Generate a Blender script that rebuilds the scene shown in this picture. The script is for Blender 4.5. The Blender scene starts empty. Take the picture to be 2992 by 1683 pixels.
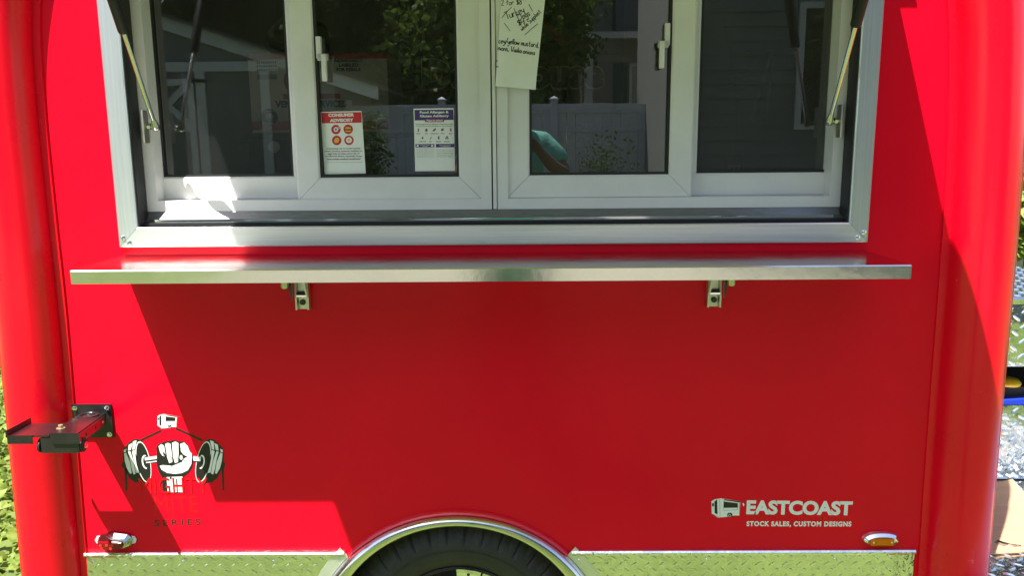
import bpy, bmesh, math, random
import numpy as np
from mathutils import Vector, Matrix
random.seed(7); rng = np.random.default_rng(7)
scene = bpy.context.scene
COL = scene.collection
PI = math.pi

# ------------------------------------------------------------------ camera, sky, sun, exposure
yaw, pitch, roll = -0.00859419, 0.17644326, -0.00790279
fw = Vector((math.sin(yaw)*math.cos(pitch), math.cos(yaw)*math.cos(pitch), -math.sin(pitch)))
rt = Vector((math.cos(yaw), -math.sin(yaw), 0)); up = rt.cross(fw)
cr, sr = math.cos(roll), math.sin(roll)
R_ = cr*rt + sr*up; U_ = -sr*rt + cr*up
cam = bpy.data.cameras.new('camera'); camo = bpy.data.objects.new('camera', cam); COL.objects.link(camo)
m = Matrix((R_, U_, -fw)).transposed().to_4x4(); m.translation = Vector((0.06344, -1.94139, 1.60296))
camo.matrix_world = m
cam.sensor_width = 36; cam.lens = 2360.69/2992*36; cam.clip_start = .01; cam.clip_end = 400
scene.camera = camo

SUN = Vector((.773, 1, -2.62)).normalized()
world = bpy.data.worlds.new('World'); scene.world = world; world.use_nodes = True
nt = world.node_tree; bg = nt.nodes['Background']
sky = nt.nodes.new('ShaderNodeTexSky'); sky.sky_type = 'NISHITA'; sky.sun_disc = False
sky.sun_elevation = math.asin(-SUN.z); sky.sun_rotation = math.atan2(-SUN.x, -SUN.y)
sky.air_density = 1.0; sky.dust_density = 1.5; sky.ozone_density = .8
nt.links.new(sky.outputs[0], bg.inputs[0]); bg.inputs[1].default_value = 0.10
sl = bpy.data.lights.new('sun', 'SUN'); sl.energy = 5.0; sl.angle = math.radians(.53); sl.color = (1, .96, .90)
so = bpy.data.objects.new('sun', sl); COL.objects.link(so); so.rotation_euler = SUN.to_track_quat('-Z', 'Y').to_euler()
so.location = (-6, -8, 20)
vs = scene.view_settings; vs.view_transform = 'Standard'; vs.look = 'None'; vs.gamma = 1; vs.use_curve_mapping = False
vs.exposure = 1.62
scene.render.engine = 'CYCLES'
cy = scene.cycles; cy.use_denoising = True; cy.max_bounces = 10; cy.transparent_max_bounces = 24; cy.glossy_bounces = 6
cy.sample_clamp_indirect = 6; cy.caustics_reflective = True

# ------------------------------------------------------------------ materials
MATS = {}
def mat(name, col, rough=.5, metal=0, var=.0, scale=8., bump=0., bscale=60., coat=0., spec=.5, col2=None, stretch=None, rvar=0., fine=0.):
    if name in MATS: return MATS[name]
    M = bpy.data.materials.new(name); M.use_nodes = True; MATS[name] = M
    n = M.node_tree.nodes; L = M.node_tree.links; b = n['Principled BSDF']
    b.inputs['Base Color'].default_value = (*col, 1); b.inputs['Roughness'].default_value = rough
    b.inputs['Metallic'].default_value = metal; b.inputs['Coat Weight'].default_value = coat
    b.inputs['Coat Roughness'].default_value = .12; b.inputs['Specular IOR Level'].default_value = spec
    tc = n.new('ShaderNodeTexCoord'); vec = tc.outputs['Object']
    if stretch:
        mp = n.new('ShaderNodeMapping'); mp.inputs['Scale'].default_value = stretch; L.new(vec, mp.inputs[0]); vec = mp.outputs[0]
    if var or col2 or rvar:
        nz = n.new('ShaderNodeTexNoise'); nz.inputs['Scale'].default_value = scale; nz.inputs['Detail'].default_value = 6
        nz.inputs['Roughness'].default_value = .62; L.new(vec, nz.inputs[0])
    if var or col2:
        rp = n.new('ShaderNodeValToRGB'); rp.color_ramp.elements[0].position = .32; rp.color_ramp.elements[1].position = .68
        a = tuple(c*(1-var) for c in col); c2 = col2 if col2 else tuple(min(1, c*(1+var)) for c in col)
        rp.color_ramp.elements[0].color = (*a, 1); rp.color_ramp.elements[1].color = (*c2, 1)
        L.new(nz.outputs[0], rp.inputs[0]); L.new(rp.outputs[0], b.inputs['Base Color'])
    if rvar:
        mr = n.new('ShaderNodeMapRange'); mr.inputs[3].default_value = max(.02, rough-rvar); mr.inputs[4].default_value = rough+rvar
        L.new(nz.outputs[0], mr.inputs[0]); L.new(mr.outputs[0], b.inputs['Roughness'])
    if bump:
        n2 = n.new('ShaderNodeTexNoise'); n2.inputs['Scale'].default_value = bscale; n2.inputs['Detail'].default_value = 4
        L.new(vec, n2.inputs[0]); bp = n.new('ShaderNodeBump'); bp.inputs['Strength'].default_value = bump
        bp.inputs['Distance'].default_value = .02; L.new(n2.outputs[0], bp.inputs['Height']); L.new(bp.outputs[0], b.inputs['Normal'])
    return M
def leaf_mat(name, c1, c2, trans=.35):
    M = mat(name, c1, .55, spec=.25); n = M.node_tree.nodes; L = M.node_tree.links; b = n['Principled BSDF']
    ge = n.new('ShaderNodeTexCoord'); nz = n.new('ShaderNodeTexNoise'); nz.inputs['Scale'].default_value = 28; nz.inputs['Detail'].default_value = 3
    L.new(ge.outputs['Object'], nz.inputs[0]); rp = n.new('ShaderNodeValToRGB'); rp.color_ramp.elements[0].position = .35; rp.color_ramp.elements[1].position = .65
    rp.color_ramp.elements[0].color = (*c1, 1); rp.color_ramp.elements[1].color = (*c2, 1)
    L.new(nz.outputs[0], rp.inputs[0]); L.new(rp.outputs[0], b.inputs['Base Color'])
    tr = n.new('ShaderNodeBsdfTranslucent'); L.new(rp.outputs[0], tr.inputs[0]); mx = n.new('ShaderNodeMixShader'); mx.inputs[0].default_value = trans
    out = n['Material Output']; L.new(b.outputs[0], mx.inputs[1]); L.new(tr.outputs[0], mx.inputs[2]); L.new(mx.outputs[0], out.inputs[0])
    return M
def glass_mat(name, tint, refl, dust=0.):
    """flat tinted pane: see-through tint, mirror reflection, thin film of dust"""
    M = bpy.data.materials.new(name); M.use_nodes = True; MATS[name] = M
    n = M.node_tree.nodes; L = M.node_tree.links; n.remove(n['Principled BSDF'])
    t = n.new('ShaderNodeBsdfTransparent'); t.inputs[0].default_value = (*tint, 1)
    g = n.new('ShaderNodeBsdfGlossy'); g.inputs['Roughness'].default_value = 0.0; g.inputs[0].default_value = (.95, .97, .96, 1)
    lw = n.new('ShaderNodeFresnel'); lw.inputs[0].default_value = 1.5
    mr = n.new('ShaderNodeMapRange'); mr.inputs[1].default_value = .04; mr.inputs[2].default_value = 1; mr.inputs[3].default_value = refl; mr.inputs[4].default_value = 1
    L.new(lw.outputs[0], mr.inputs[0]); mx = n.new('ShaderNodeMixShader'); L.new(mr.outputs[0], mx.inputs[0])
    L.new(t.outputs[0], mx.inputs[1]); L.new(g.outputs[0], mx.inputs[2])
    d = n.new('ShaderNodeBsdfDiffuse'); d.inputs[0].default_value = (.46, .46, .44, 1)
    tc = n.new('ShaderNodeTexCoord'); nz = n.new('ShaderNodeTexNoise'); nz.inputs['Scale'].default_value = 7; nz.inputs['Detail'].default_value = 8; nz.inputs['Roughness'].default_value = .7
    L.new(tc.outputs['Object'], nz.inputs[0]); m2 = n.new('ShaderNodeMapRange'); m2.inputs[1].default_value = .3; m2.inputs[2].default_value = .75; m2.inputs[3].default_value = dust*.6; m2.inputs[4].default_value = dust*1.5
    L.new(nz.outputs[0], m2.inputs[0])
    vo = n.new('ShaderNodeTexVoronoi'); vo.inputs['Scale'].default_value = 55; L.new(tc.outputs['Object'], vo.inputs[0])
    sp = n.new('ShaderNodeMath'); sp.operation = 'LESS_THAN'; sp.inputs[1].default_value = .07; L.new(vo.outputs['Distance'], sp.inputs[0])
    ra = n.new('ShaderNodeMath'); ra.operation = 'GREATER_THAN'; ra.inputs[1].default_value = .55; L.new(nz.outputs[0], ra.inputs[0])
    mu = n.new('ShaderNodeMath'); mu.operation = 'MULTIPLY'; L.new(sp.outputs[0], mu.inputs[0]); L.new(ra.outputs[0], mu.inputs[1])
    mm = n.new('ShaderNodeMath'); mm.operation = 'MULTIPLY_ADD'; mm.inputs[1].default_value = .12 if dust else 0; L.new(mu.outputs[0], mm.inputs[0]); L.new(m2.outputs[0], mm.inputs[2])
    m3 = n.new('ShaderNodeMixShader'); L.new(mm.outputs[0], m3.inputs[0]); L.new(mx.outputs[0], m3.inputs[1]); L.new(d.outputs[0], m3.inputs[2])
    L.new(m3.outputs[0], n['Material Output'].inputs[0])
    return M
RED = mat('red_gelcoat', (.72, .0008, .0165), .30, var=.06, scale=2.2, bump=.02, bscale=3, coat=.05, rvar=.07, spec=.17)
RED2 = mat('red_hoop_gelcoat', (.72, .0009, .0145), .28, var=.04, scale=5, bump=.008, bscale=5, coat=.18, rvar=.05, spec=.3)
def specks(M, col, scale, size, keep):
    n = M.node_tree.nodes; L = M.node_tree.links; b = n['Principled BSDF']; src = b.inputs['Base Color'].links[0].from_socket
    tc = n.new('ShaderNodeTexCoord'); vo = n.new('ShaderNodeTexVoronoi'); vo.inputs['Scale'].default_value = scale; L.new(tc.outputs['Object'], vo.inputs[0])
    a = n.new('ShaderNodeMath'); a.operation = 'LESS_THAN'; a.inputs[1].default_value = size; L.new(vo.outputs['Distance'], a.inputs[0])
    sx = n.new('ShaderNodeSeparateColor'); L.new(vo.outputs['Color'], sx.inputs[0]); k = n.new('ShaderNodeMath'); k.operation = 'LESS_THAN'; k.inputs[1].default_value = keep; L.new(sx.outputs[0], k.inputs[0])
    m = n.new('ShaderNodeMath'); m.operation = 'MULTIPLY'; L.new(a.outputs[0], m.inputs[0]); L.new(k.outputs[0], m.inputs[1])
    mx = n.new('ShaderNodeMix'); mx.data_type = 'RGBA'; L.new(m.outputs[0], mx.inputs[0]); L.new(src, mx.inputs[6]); mx.inputs[7].default_value = (*col, 1); L.new(mx.outputs[2], b.inputs['Base Color'])
specks(RED, (.16, .01, .01), 9, .020, .12); specks(RED, (.62, .30, .28), 14, .022, .06); specks(RED2, (.7, .45, .4), 10, .025, .08)
VINYLRED = mat('red_vinyl_film', (.66, .002, .009), .3, coat=.1, spec=.3)
CAULK = mat('red_sealant', (.64, .004, .015), .25, coat=.4, bump=.15, bscale=40)
ALU = mat('satin_aluminium', (.80, .81, .82), .36, .85, var=.06, scale=30, stretch=(1, 1, 1), bump=.02, bscale=120)
ALUX = mat('brushed_aluminium_rail', (.80, .81, .82), .33, .8, var=.09, scale=6, stretch=(.6, 30, 30), bump=.03, bscale=8)
ALUZ = mat('brushed_aluminium_stile', (.66, .70, .73), .33, .8, var=.09, scale=6, stretch=(30, 30, .6), bump=.03, bscale=8)
STEEL = mat('stainless_steel', (.64, .64, .60), .16, 1, var=.10, scale=16, rvar=.07, bump=.015, bscale=25)
CHROME = mat('chrome', (.85, .86, .86), .06, 1)
DULL = mat('zinc_steel', (.62, .62, .55), .32, .9, var=.12, scale=40)
TREAD = mat('tread_plate', (.84, .85, .84), .12, 1, var=.08, scale=25, bump=.22, bscale=22, rvar=.06)
TREADBAR = mat('tread_plate_bars', (.86, .87, .86), .14, 1, var=.05, scale=30)
UPVC = mat('white_vinyl_frame', (.71, .70, .69), .30, var=.05, scale=7, bump=.01, bscale=50)
RUBBER = mat('black_rubber', (.012, .012, .013), .55)
SEALG = mat('grey_sill_track', (.16, .17, .18), .28, .3, var=.2, scale=12, stretch=(3, 30, 30))
BLACKP = mat('black_powder_coat', (.012, .011, .012), .28, var=.3, scale=30, coat=.2)
BLACKM = mat('matt_black_plastic', (.010, .010, .011), .6)
TYRE = mat('tyre_rubber', (.020, .0195, .0185), .6, var=.25, scale=18, bump=.15, bscale=120)
RIMB = mat('gloss_black_rim', (.012, .012, .012), .18)
RIMP = mat('machined_rim_face', (.86, .87, .86), .10, 1)
WHITEV = mat('white_vinyl_film', (.74, .76, .70), .35)
BLACKV = mat('black_vinyl_film', (.012, .012, .012), .35)
PAPER = mat('white_paper', (.78, .79, .77), .6, var=.02, scale=20)
INK = mat('black_ink', (.012, .012, .014), .6)
GREYINK = mat('grey_ink', (.22, .22, .26), .6)
PRED = mat('poster_red', (.55, .02, .03), .45)
PPUR = mat('poster_purple', (.065, .03, .16), .45)
PMAG = mat('poster_magenta', (.28, .04, .22), .45)
YEL = mat('mustard_yellow', (.75, .42, .06), .5)
CARD = mat('corrugated_cardboard', (.34, .225, .135), .8, var=.10, scale=5, stretch=(1, 14, 1), bump=.12, bscale=10)
INTW = mat('interior_panel', (.34, .34, .34), .45, 0, var=.1, scale=3)
INTF = mat('interior_floor', (.08, .08, .08), .6)
AMBER = mat('amber_lens', (.62, .17, .002), .2, spec=.3)
REDL = mat('red_lens', (.16, .002, .004), .15, coat=.15)
BLUE = mat('blue_plastic', (.02, .05, .42), .35)
YCAP = mat('yellow_plastic', (.85, .55, .02), .4)
GLASS = glass_mat('tinted_glass', (.78, .80, .79), .115, .022)
GLASSD = glass_mat('dusty_glass', (.80, .81, .80), .075, .022)
GLASSS = glass_mat('dusty_screened_glass', (.6, .61, .6), .07, .045)
GLASS2 = glass_mat('house_glass', (.25, .27, .28), .3)
LEAFG = leaf_mat('weed_leaf', (.11, .18, .022), (.26, .33, .07))
GRASSM = leaf_mat('lawn_blade', (.12, .21, .022), (.21, .31, .045))
TREEL = leaf_mat('tree_leaf', (.035, .07, .012), (.085, .13, .025))
TREEL2 = leaf_mat('bright_tree_leaf', (.08, .14, .018), (.17, .23, .04))
BARK = mat('bark', (.09, .065, .045), .9, var=.35, scale=14, bump=.5, bscale=14, stretch=(3, 3, .6))
SOIL = mat('grassy_soil', (.07, .12, .018), .95, var=.3, scale=1.2, col2=(.13, .17, .035), bump=.4, bscale=30)
FENCE = mat('fence_vinyl', (.47, .48, .54), .4, var=.03, scale=4)
SIDING = mat('grey_siding', (.22, .22, .21), .7, var=.06, scale=5)
TRIMW = mat('white_trim', (.72, .73, .72), .5)
SHINGLE = mat('roof_shingle', (.13, .13, .135), .9, var=.25, scale=40, bump=.3, bscale=50)
SHUT = mat('green_shutter', (.09, .14, .12), .5)
STONE = mat('wall_stone', (.38, .34, .29), .9, var=.22, scale=9, bump=.5, bscale=30)
SKIN = mat('skin', (.19, .095, .06), .5, var=.08, scale=30)
SHIRT = mat('mint_polo', (.16, .47, .37), .8, var=.12, scale=10, bump=1., bscale=11)
TROUS = mat('dark_trousers', (.03, .035, .05), .85)
HAIR = mat('dark_hair', (.015, .012, .01), .6)

# ------------------------------------------------------------------ mesh helpers
class MB:
    def __init__(s): s.v = []; s.f = []
    def add(s, vs, fs):
        o = len(s.v); s.v += [tuple(v) for v in vs]; s.f += [tuple(i+o for i in f) for f in fs]; return s
    def box(s, x0, x1, y0, y1, z0, z1):
        return s.add([(x, y, z) for x in (x0, x1) for y in (y0, y1) for z in (z0, z1)],
              [(0, 1, 3, 2), (4, 6, 7, 5), (0, 4, 5, 1), (2, 3, 7, 6), (0, 2, 6, 4), (1, 5, 7, 3)])
    def cbox(s, x0, x1, y0, y1, z0, z1, c=.003):
        bm = bmesh.new(); bmesh.ops.create_cube(bm, size=1)
        for v in bm.verts: v.co = ((x0+x1)/2+v.co.x*(x1-x0), (y0+y1)/2+v.co.y*(y1-y0), (z0+z1)/2+v.co.z*(z1-z0))
        bmesh.ops.bevel(bm, geom=bm.edges[:], offset=c, segments=2, affect='EDGES', profile=.7)
        bm.verts.index_update(); s.add([v.co[:] for v in bm.verts], [[v.index for v in f.verts] for f in bm.faces]); bm.free(); return s
    def tube(s, pts, r, n=12, cap=True):
        pts = [Vector(p) for p in pts]; rs = r if isinstance(r, (list, tuple)) else [r]*len(pts)
        vs = []; fs = []; ref = None
        for i, p in enumerate(pts):
            t = (pts[min(i+1, len(pts)-1)]-pts[max(i-1, 0)]).normalized()
            if ref is None: ref = t.orthogonal().normalized()
            a = (ref-t*ref.dot(t)).normalized(); b = t.cross(a); ref = a
            for k in range(n):
                an = 2*PI*k/n; vs.append(p+(a*math.cos(an)+b*math.sin(an))*rs[i])
        for i in range(len(pts)-1):
            for k in range(n): fs.append((i*n+k, i*n+(k+1) % n, (i+1)*n+(k+1) % n, (i+1)*n+k))
        if cap: fs += [tuple(range(n-1, -1, -1)), tuple(range((len(pts)-1)*n, len(pts)*n))]
        return s.add(vs, fs)
    def poly(s, pts): return s.add(pts, [tuple(range(len(pts)))])
    def prism(s, pts, axis, d0, d1):
        # pts 2-D, extruded on axis
        def P(p, d): return (p[0], d, p[1]) if axis == 'y' else ((d, p[0], p[1]) if axis == 'x' else (p[0], p[1], d))
        n = len(pts); return s.add([P(p, d0) for p in pts]+[P(p, d1) for p in pts],
              [tuple(range(n)), tuple(range(2*n-1, n-1, -1))]+[(i, (i+1) % n, n+(i+1) % n, n+i) for i in range(n)])
    def lathe(s, prof, c, axis='y', n=48, a0=0., a1=2*PI):
        # prof: (r, d) ; revolve about axis through c
        full = abs(a1-a0-2*PI) < 1e-6; N = n if full else n+1; vs = []; fs = []; m = len(prof)
        for i in range(N):
            a = a0+(a1-a0)*i/n; ca, sa = math.cos(a), math.sin(a)
            for r, d in prof:
                if axis == 'y': vs.append((c[0]+r*ca, c[1]+d, c[2]+r*sa))
                elif axis == 'z': vs.append((c[0]+r*ca, c[1]+r*sa, c[2]+d))
                else: vs.append((c[0]+d, c[1]+r*ca, c[2]+r*sa))
        for i in range(n):
            j = (i+1) % N
            for k in range(m-1): fs.append((i*m+k, j*m+k, j*m+k+1, i*m+k+1))
        return s.add(vs, fs)
    def build(s, name, material, parent=None, smooth=False, kind=None, fix=True):
        me = bpy.data.meshes.new(name); me.from_pydata(s.v, [], s.f); me.update()
        if fix:
            bm = bmesh.new(); bm.from_mesh(me); bmesh.ops.recalc_face_normals(bm, faces=bm.faces[:]); bm.to_mesh(me); bm.free()
        return link(name, me, material, parent, smooth, kind)
def link(name, me, material, parent=None, smooth=False, kind=None):
    if material and not me.materials: me.materials.append(material)
    o = bpy.data.objects.new(name, me); COL.objects.link(o); o.parent = parent
    if smooth:
        me.polygons.foreach_set('use_smooth', [True]*len(me.polygons))
        if smooth != 'all':
            try: me.set_sharp_from_angle(angle=math.radians(smooth if smooth is not True else 40))
            except Exception: pass
    if kind: o['kind'] = kind
    return o
def thing(name, label, cat, loc=(0, 0, 0), group=None):
    o = bpy.data.objects.new(name, None); COL.objects.link(o); o.location = loc; o.empty_display_size = .1
    tag(o, label, cat, group); return o
def tag(o, label, cat, group=None):
    o['label'] = label; o['category'] = cat
    if group: o['group'] = group
    return o
def text_mesh(body, size=1., bold=0., align='LEFT', space=1., extrude=0., bevel=0., shear=0.):
    cu = bpy.data.curves.new('t', 'FONT'); cu.body = body; cu.size = size; cu.offset = bold; cu.align_x = align
    cu.space_character = space; cu.extrude = extrude; cu.bevel_depth = bevel; cu.shear = shear; cu.resolution_u = 4
    o = bpy.data.objects.new('t', cu); COL.objects.link(o); dg = bpy.context.evaluated_depsgraph_get(); dg.update()
    me = bpy.data.meshes.new_from_object(o.evaluated_get(dg)); V = [v.co[:] for v in me.vertices]; F = [tuple(p.vertices) for p in me.polygons]
    bpy.data.objects.remove(o); bpy.data.curves.remove(cu); bpy.data.meshes.remove(me); return V, F
def text_fit(mb, body, x0, x1, z0, z1, y, bold=.03, space=1., tilt=0., shear=0., out=0., extr=0., bev=0.):
    """lettering fitted to a rectangle on a wall that faces -y"""
    V, F = text_mesh(body, 1, bold, space=space, shear=shear, extrude=extr, bevel=bev)
    xs = [v[0] for v in V]; ys = [v[1] for v in V]; a, b, c, d = min(xs), max(xs), min(ys), max(ys)
    W = []
    for v in V:
        x = x0+(v[0]-a)/(b-a)*(x1-x0); z = z0+(v[1]-c)/(d-c)*(z1-z0)
        W.append((x, y-v[2], z+(x-x0)*tilt))
    mb.add(W, [tuple(reversed(f)) if False else f for f in F]); return mb
def spline(pts, n):
    pts = [Vector((*p, 0)) if len(p) == 2 else Vector(p) for p in pts]; P = [2*pts[0]-pts[1]]+pts+[2*pts[-1]-pts[-2]]; out = []
    for i in range(1, len(P)-2):
        for k in range(n):
            t = k/n; a, b, c, d = P[i-1:i+3]
            out.append(.5*((2*b)+(c-a)*t+(2*a-5*b+4*c-d)*t*t+(3*b-a-3*c+d)*t**3))
    out.append(pts[-1]); return out

# ------------------------------------------------------------------ ground
def gz(x, y):
    t = max(0., -y-.8); z = -.02+.085*min(t, 1.6)+.026*max(0, t-1.6)
    if y > 3: z += .012*(y-3)
    return z
def build_ground():
    xs = np.concatenate([[-220, -90, -40, -20], np.linspace(-12, 12, 49), [20, 40, 90, 220]])
    ys = np.concatenate([[-220, -90, -40, -24], np.linspace(-16, 14, 61), [24, 40, 90, 220]])
    vs = [(x, y, gz(x, max(-16, min(y, 14)))+(.012*math.sin(3*x+1.7*y)*math.cos(2.3*y-x) if abs(x) < 12 and abs(y) < 14 else 0)) for y in ys for x in xs]
    w = len(xs); fs = [(j*w+i, j*w+i+1, (j+1)*w+i+1, (j+1)*w+i) for j in range(len(ys)-1) for i in range(w-1)]
    MB().add(vs, fs).build('ground', SOIL, None, 'all', 'structure', fix=False)
build_ground()
def leaves_mesh(name, P, size, material, parent=None, up=.5, kind=None, aspect=.5, flat=0., cat=None):
    """many small pointed leaves (4 triangles each) at points P"""
    n = len(P); d = rng.normal(size=(n, 3)); d[:, 2] = d[:, 2]*(1-flat)+up*abs(rng.normal(size=n)); d /= np.linalg.norm(d, axis=1)[:, None]
    nrm = rng.normal(size=(n, 3)); nrm[:, 2] += flat*3; s = np.cross(d, nrm); s /= np.linalg.norm(s, axis=1)[:, None]+1e-9; u = np.cross(s, d)
    L = (size*(.6+.8*rng.random(n)))[:, None]; W = L*aspect*.5
    base = P; tip = P+d*L-u*L*.12; mid = P+d*L*.45+u*L*.05
    V = np.stack([base, mid+s*W-u*L*.06, tip, mid-s*W-u*L*.06, mid], 1).reshape(-1, 3)
    i = np.arange(n)[:, None]*5; F = np.concatenate([i+[0, 1, 4], i+[1, 2, 4], i+[2, 3, 4], i+[3, 0, 4]], 1).reshape(-1, 3)
    me = bpy.data.meshes.new(name); me.vertices.add(len(V)); me.vertices.foreach_set('co', V.ravel())
    me.loops.add(F.size); me.loops.foreach_set('vertex_index', F.ravel().astype(np.int32)); me.polygons.add(len(F))
    me.polygons.foreach_set('loop_start', np.arange(0, F.size, 3, dtype=np.int32)); me.update(); me.validate()
    return link(name, me, material, parent, False, kind)
gzv = np.vectorize(gz)
# lawn in front of the trailer, weeds on the far-left side
n = 36000; x = rng.uniform(-5.5, 5.5, n); y = -.25-5.1*rng.random(n)**1.15; P = np.stack([x, y, gzv(x, y)], 1)
o = leaves_mesh('lawn', P, .075, GRASSM, up=1.6, kind='stuff', aspect=.16); o['label'] = 'short sunlit lawn grass around the trailer'
n = 46000; x = -1.25-4.5*rng.random(n)**1.2; y = rng.uniform(-.4, 7.5, n); P = np.stack([x, y, gzv(x, y)+.09*rng.random(n)**2], 1)
o = leaves_mesh('ground_cover', P, .058, LEAFG, up=.7, kind='stuff', aspect=.62, flat=.5); o['label'] = 'low broad-leaved green weeds beyond the left end of the trailer'
n = 14000; x = rng.uniform(1.3, 7, n); y = rng.uniform(1.6, 6, n); P = np.stack([x, y, gzv(x, y)], 1)
o = leaves_mesh('rear_grass', P, .10, LEAFG, up=1., kind='stuff', aspect=.3); o['label'] = 'grass below the stone wall at right'

GRAVEL = mat('gravel_drive', (.19, .18, .145), .95, var=.2, scale=3, col2=(.27, .25, .20), bump=.5, bscale=60)
xs_ = np.linspace(-3.2, 14, 36); ys_ = np.linspace(-10.6, -5.3, 16)
vv = [(x+.3*math.sin(y*1.7)*(1 if i == 0 else 0), y+(.25*math.sin(x*1.3) if j in (0, 15) else 0), gz(x, y)+.022) for j, y in enumerate(ys_) for i, x in enumerate(xs_)]
MB().add(vv, [(j*36+i, j*36+i+1, (j+1)*36+i+1, (j+1)*36+i) for j in range(15) for i in range(35)]).build('driveway', GRAVEL, None, 'all', 'structure', fix=False)

# ================================================================== THE TRAILER
T = thing('food_trailer', 'glossy red food trailer with a wide serving window and fold-down steel counter', 'trailer', (0, 0, 0))

# corner hoops: half-round mouldings that run up the ends and bend over to the roof
def hoop_path(side):
    if side > 0: pts = [(1.190, .28), (1.184, .55), (1.178, .9), (1.175, 1.2), (1.171, 1.45), (1.160, 1.70), (1.137, 1.93), (1.082, 2.15), (.985, 2.34), (.86, 2.47), (.66, 2.555), (.35, 2.59), (0, 2.60)]
    else: pts = [(1.160, .28), (1.155, .55), (1.147, .9), (1.140, 1.2), (1.140, 1.45), (1.138, 1.70), (1.124, 1.93), (1.07, 2.15), (.985, 2.34), (.86, 2.47), (.66, 2.555), (.35, 2.59), (0, 2.60)]
    return [Vector((side*p.x, 0, p.y)) for p in spline(pts, 5)]
def sweep(path, prof, side, name, material, smooth=45):
    mb = MB(); m = len(prof); vs = []
    for i, p in enumerate(path):
        t = (path[min(i+1, len(path)-1)]-path[max(0, i-1)]).normalized(); nn = Vector((t.z, 0, -t.x))*side   # outward
        for a, b in prof: vs.append(p+nn*a*side*side+Vector((0, b, 0)))
    fs = [(i*m+k, i*m+k+1, (i+1)*m+k+1, (i+1)*m+k) for i in range(len(path)-1) for k in range(m-1)]
    mb.add(vs, fs); return mb.build(name, material, T, smooth)
for side in (1, -1):
    rx, ry = (.075, .080) if side > 0 else (.072, .070)
    prof = [(-rx-.019, .002), (-rx-.0175, -.005), (-rx-.003, -.006)]
    for k in range(41):
        a = PI-PI*k/40; e = 1.
        prof.append((rx*math.copysign(abs(math.cos(a))**e, math.cos(a)), -ry*abs(math.sin(a))**e - (.006 if k == 0 else 0)))
    prof += [(rx-.004, .012), (rx-.004, .02), (rx+.028, .022), (rx+.036, .030), (rx+.034, .05), (rx+.02, .06), (rx+.02, 1.98)]
    h = sweep(hoop_path(side), prof, side, 'corner_hoop', RED2)

# side panel with window opening and wheel-arch notch
WX, WZ0, WZ1 = .858, 1.402, 2.178
ax_, AZ, AR = -.099, .275, .40
def xlim(side, z):
    path = hoop_path(side); best = None
    for a, b in zip(path, path[1:]):
        if min(a.z, b.z) <= z <= max(a.z, b.z): t = (z-a.z)/(b.z-a.z+1e-9); return a.x+(b.x-a.x)*t
    return side*.0
mb = MB(); zb = .30
def slab(x0, x1, z0, z1): mb.poly([(x0, 0, z0), (x1, 0, z0), (x1, 0, z1), (x0, 0, z1)])
zs = [.30, .55, .9, 1.2, WZ0, 1.6, 1.75, 1.9, 2.0, 2.1, WZ1, 2.3, 2.4, 2.48]
for a, b in zip(zs, zs[1:]):
    L0, L1, R0, R1 = xlim(-1, a), xlim(-1, b), xlim(1, a), xlim(1, b)
    if WZ0 <= a < WZ1:
        mb.poly([(L0, 0, a), (-WX, 0, a), (-WX, 0, b), (L1, 0, b)]); mb.poly([(WX, 0, a), (R0, 0, a), (R1, 0, b), (WX, 0, b)])
    elif a >= .9 or False:
        mb.poly([(L0, 0, a), (R0, 0, a), (R1, 0, b), (L1, 0, b)])
    else:
        xa, xb = ax_-AR, ax_+AR
        mb.poly([(L0, 0, a), (xa, 0, a), (xa, 0, b), (L1, 0, b)]); mb.poly([(xb, 0, a), (R0, 0, a), (R1, 0, b), (xb, 0, b)])
N = 48
for i in range(N):
    xa = ax_-AR+2*AR*i/N; xb = ax_-AR+2*AR*(i+1)/N
    za = AZ+math.sqrt(max(0, AR**2-(xa-ax_)**2)); z2 = AZ+math.sqrt(max(0, AR**2-(xb-ax_)**2))
    mb.poly([(xa, 0, max(za, .30)), (xb, 0, max(z2, .30)), (xb, 0, .9), (xa, 0, .9)])
side_panel = mb.build('side_panel', RED, T, fix=False)
# body shell: far wall, floor, roof, ceiling lining
hp_ = [p for p in hoop_path(1)][::2]
MB().prism([(p.x+.098 if p.z < 2.1 else p.x+.03, p.z) for p in hp_]+[(-p.x-.098 if p.z < 2.1 else -p.x-.03, p.z) for p in reversed(hp_[:-1])], 'y', 1.93, 1.97).build('far_wall', INTW, T)
MB().box(-1.19, 1.19, .44, 1.92, .40, .46).build('floor', INTF, T)
mb = MB(); pr = [p for p in hoop_path(-1) if p.z > 2.2]; pl = [(p.x, p.z-.01) for p in pr]+[(-p.x, p.z-.01) for p in reversed(pr[:-1])]
for (a, b), (c, d) in zip(pl, pl[1:]):
    for y0_, y1_ in ((0, .12), (.12, .48), (.48, 1.97)):
        if y0_ == .12 and -.86 < (a+c)/2 < .74: continue  # roof left open here for the added skylight
        mb.poly([(a, y0_, b), (c, y0_, d), (c, y1_, d), (a, y1_, b)])
rf_ = mb.build('roof', RED, T)
DOME = mat('translucent_dome', (.8, .8, .78), .4); dn = DOME.node_tree; tl = dn.nodes.new('ShaderNodeBsdfTranslucent'); tl.inputs[0].default_value = (.85, .85, .83, 1); dn.links.new(tl.outputs[0], dn.nodes['Material Output'].inputs[0])
MB().prism([(-.92, 2.50), (-.70, 2.60), (-.3, 2.635), (.3, 2.635), (.70, 2.60), (.92, 2.50), (.92, 2.49), (.70, 2.59), (.3, 2.628), (-.3, 2.628), (-.70, 2.59), (-.92, 2.49)], 'y', .10, .50).build('added_skylight', DOME, rf_)  # unseen skylight, added to bring daylight onto the goods inside
MB().box(-1.06, 1.06, .03, .05, .68, 1.395).build('inner_wall', INTW, T)
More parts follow.
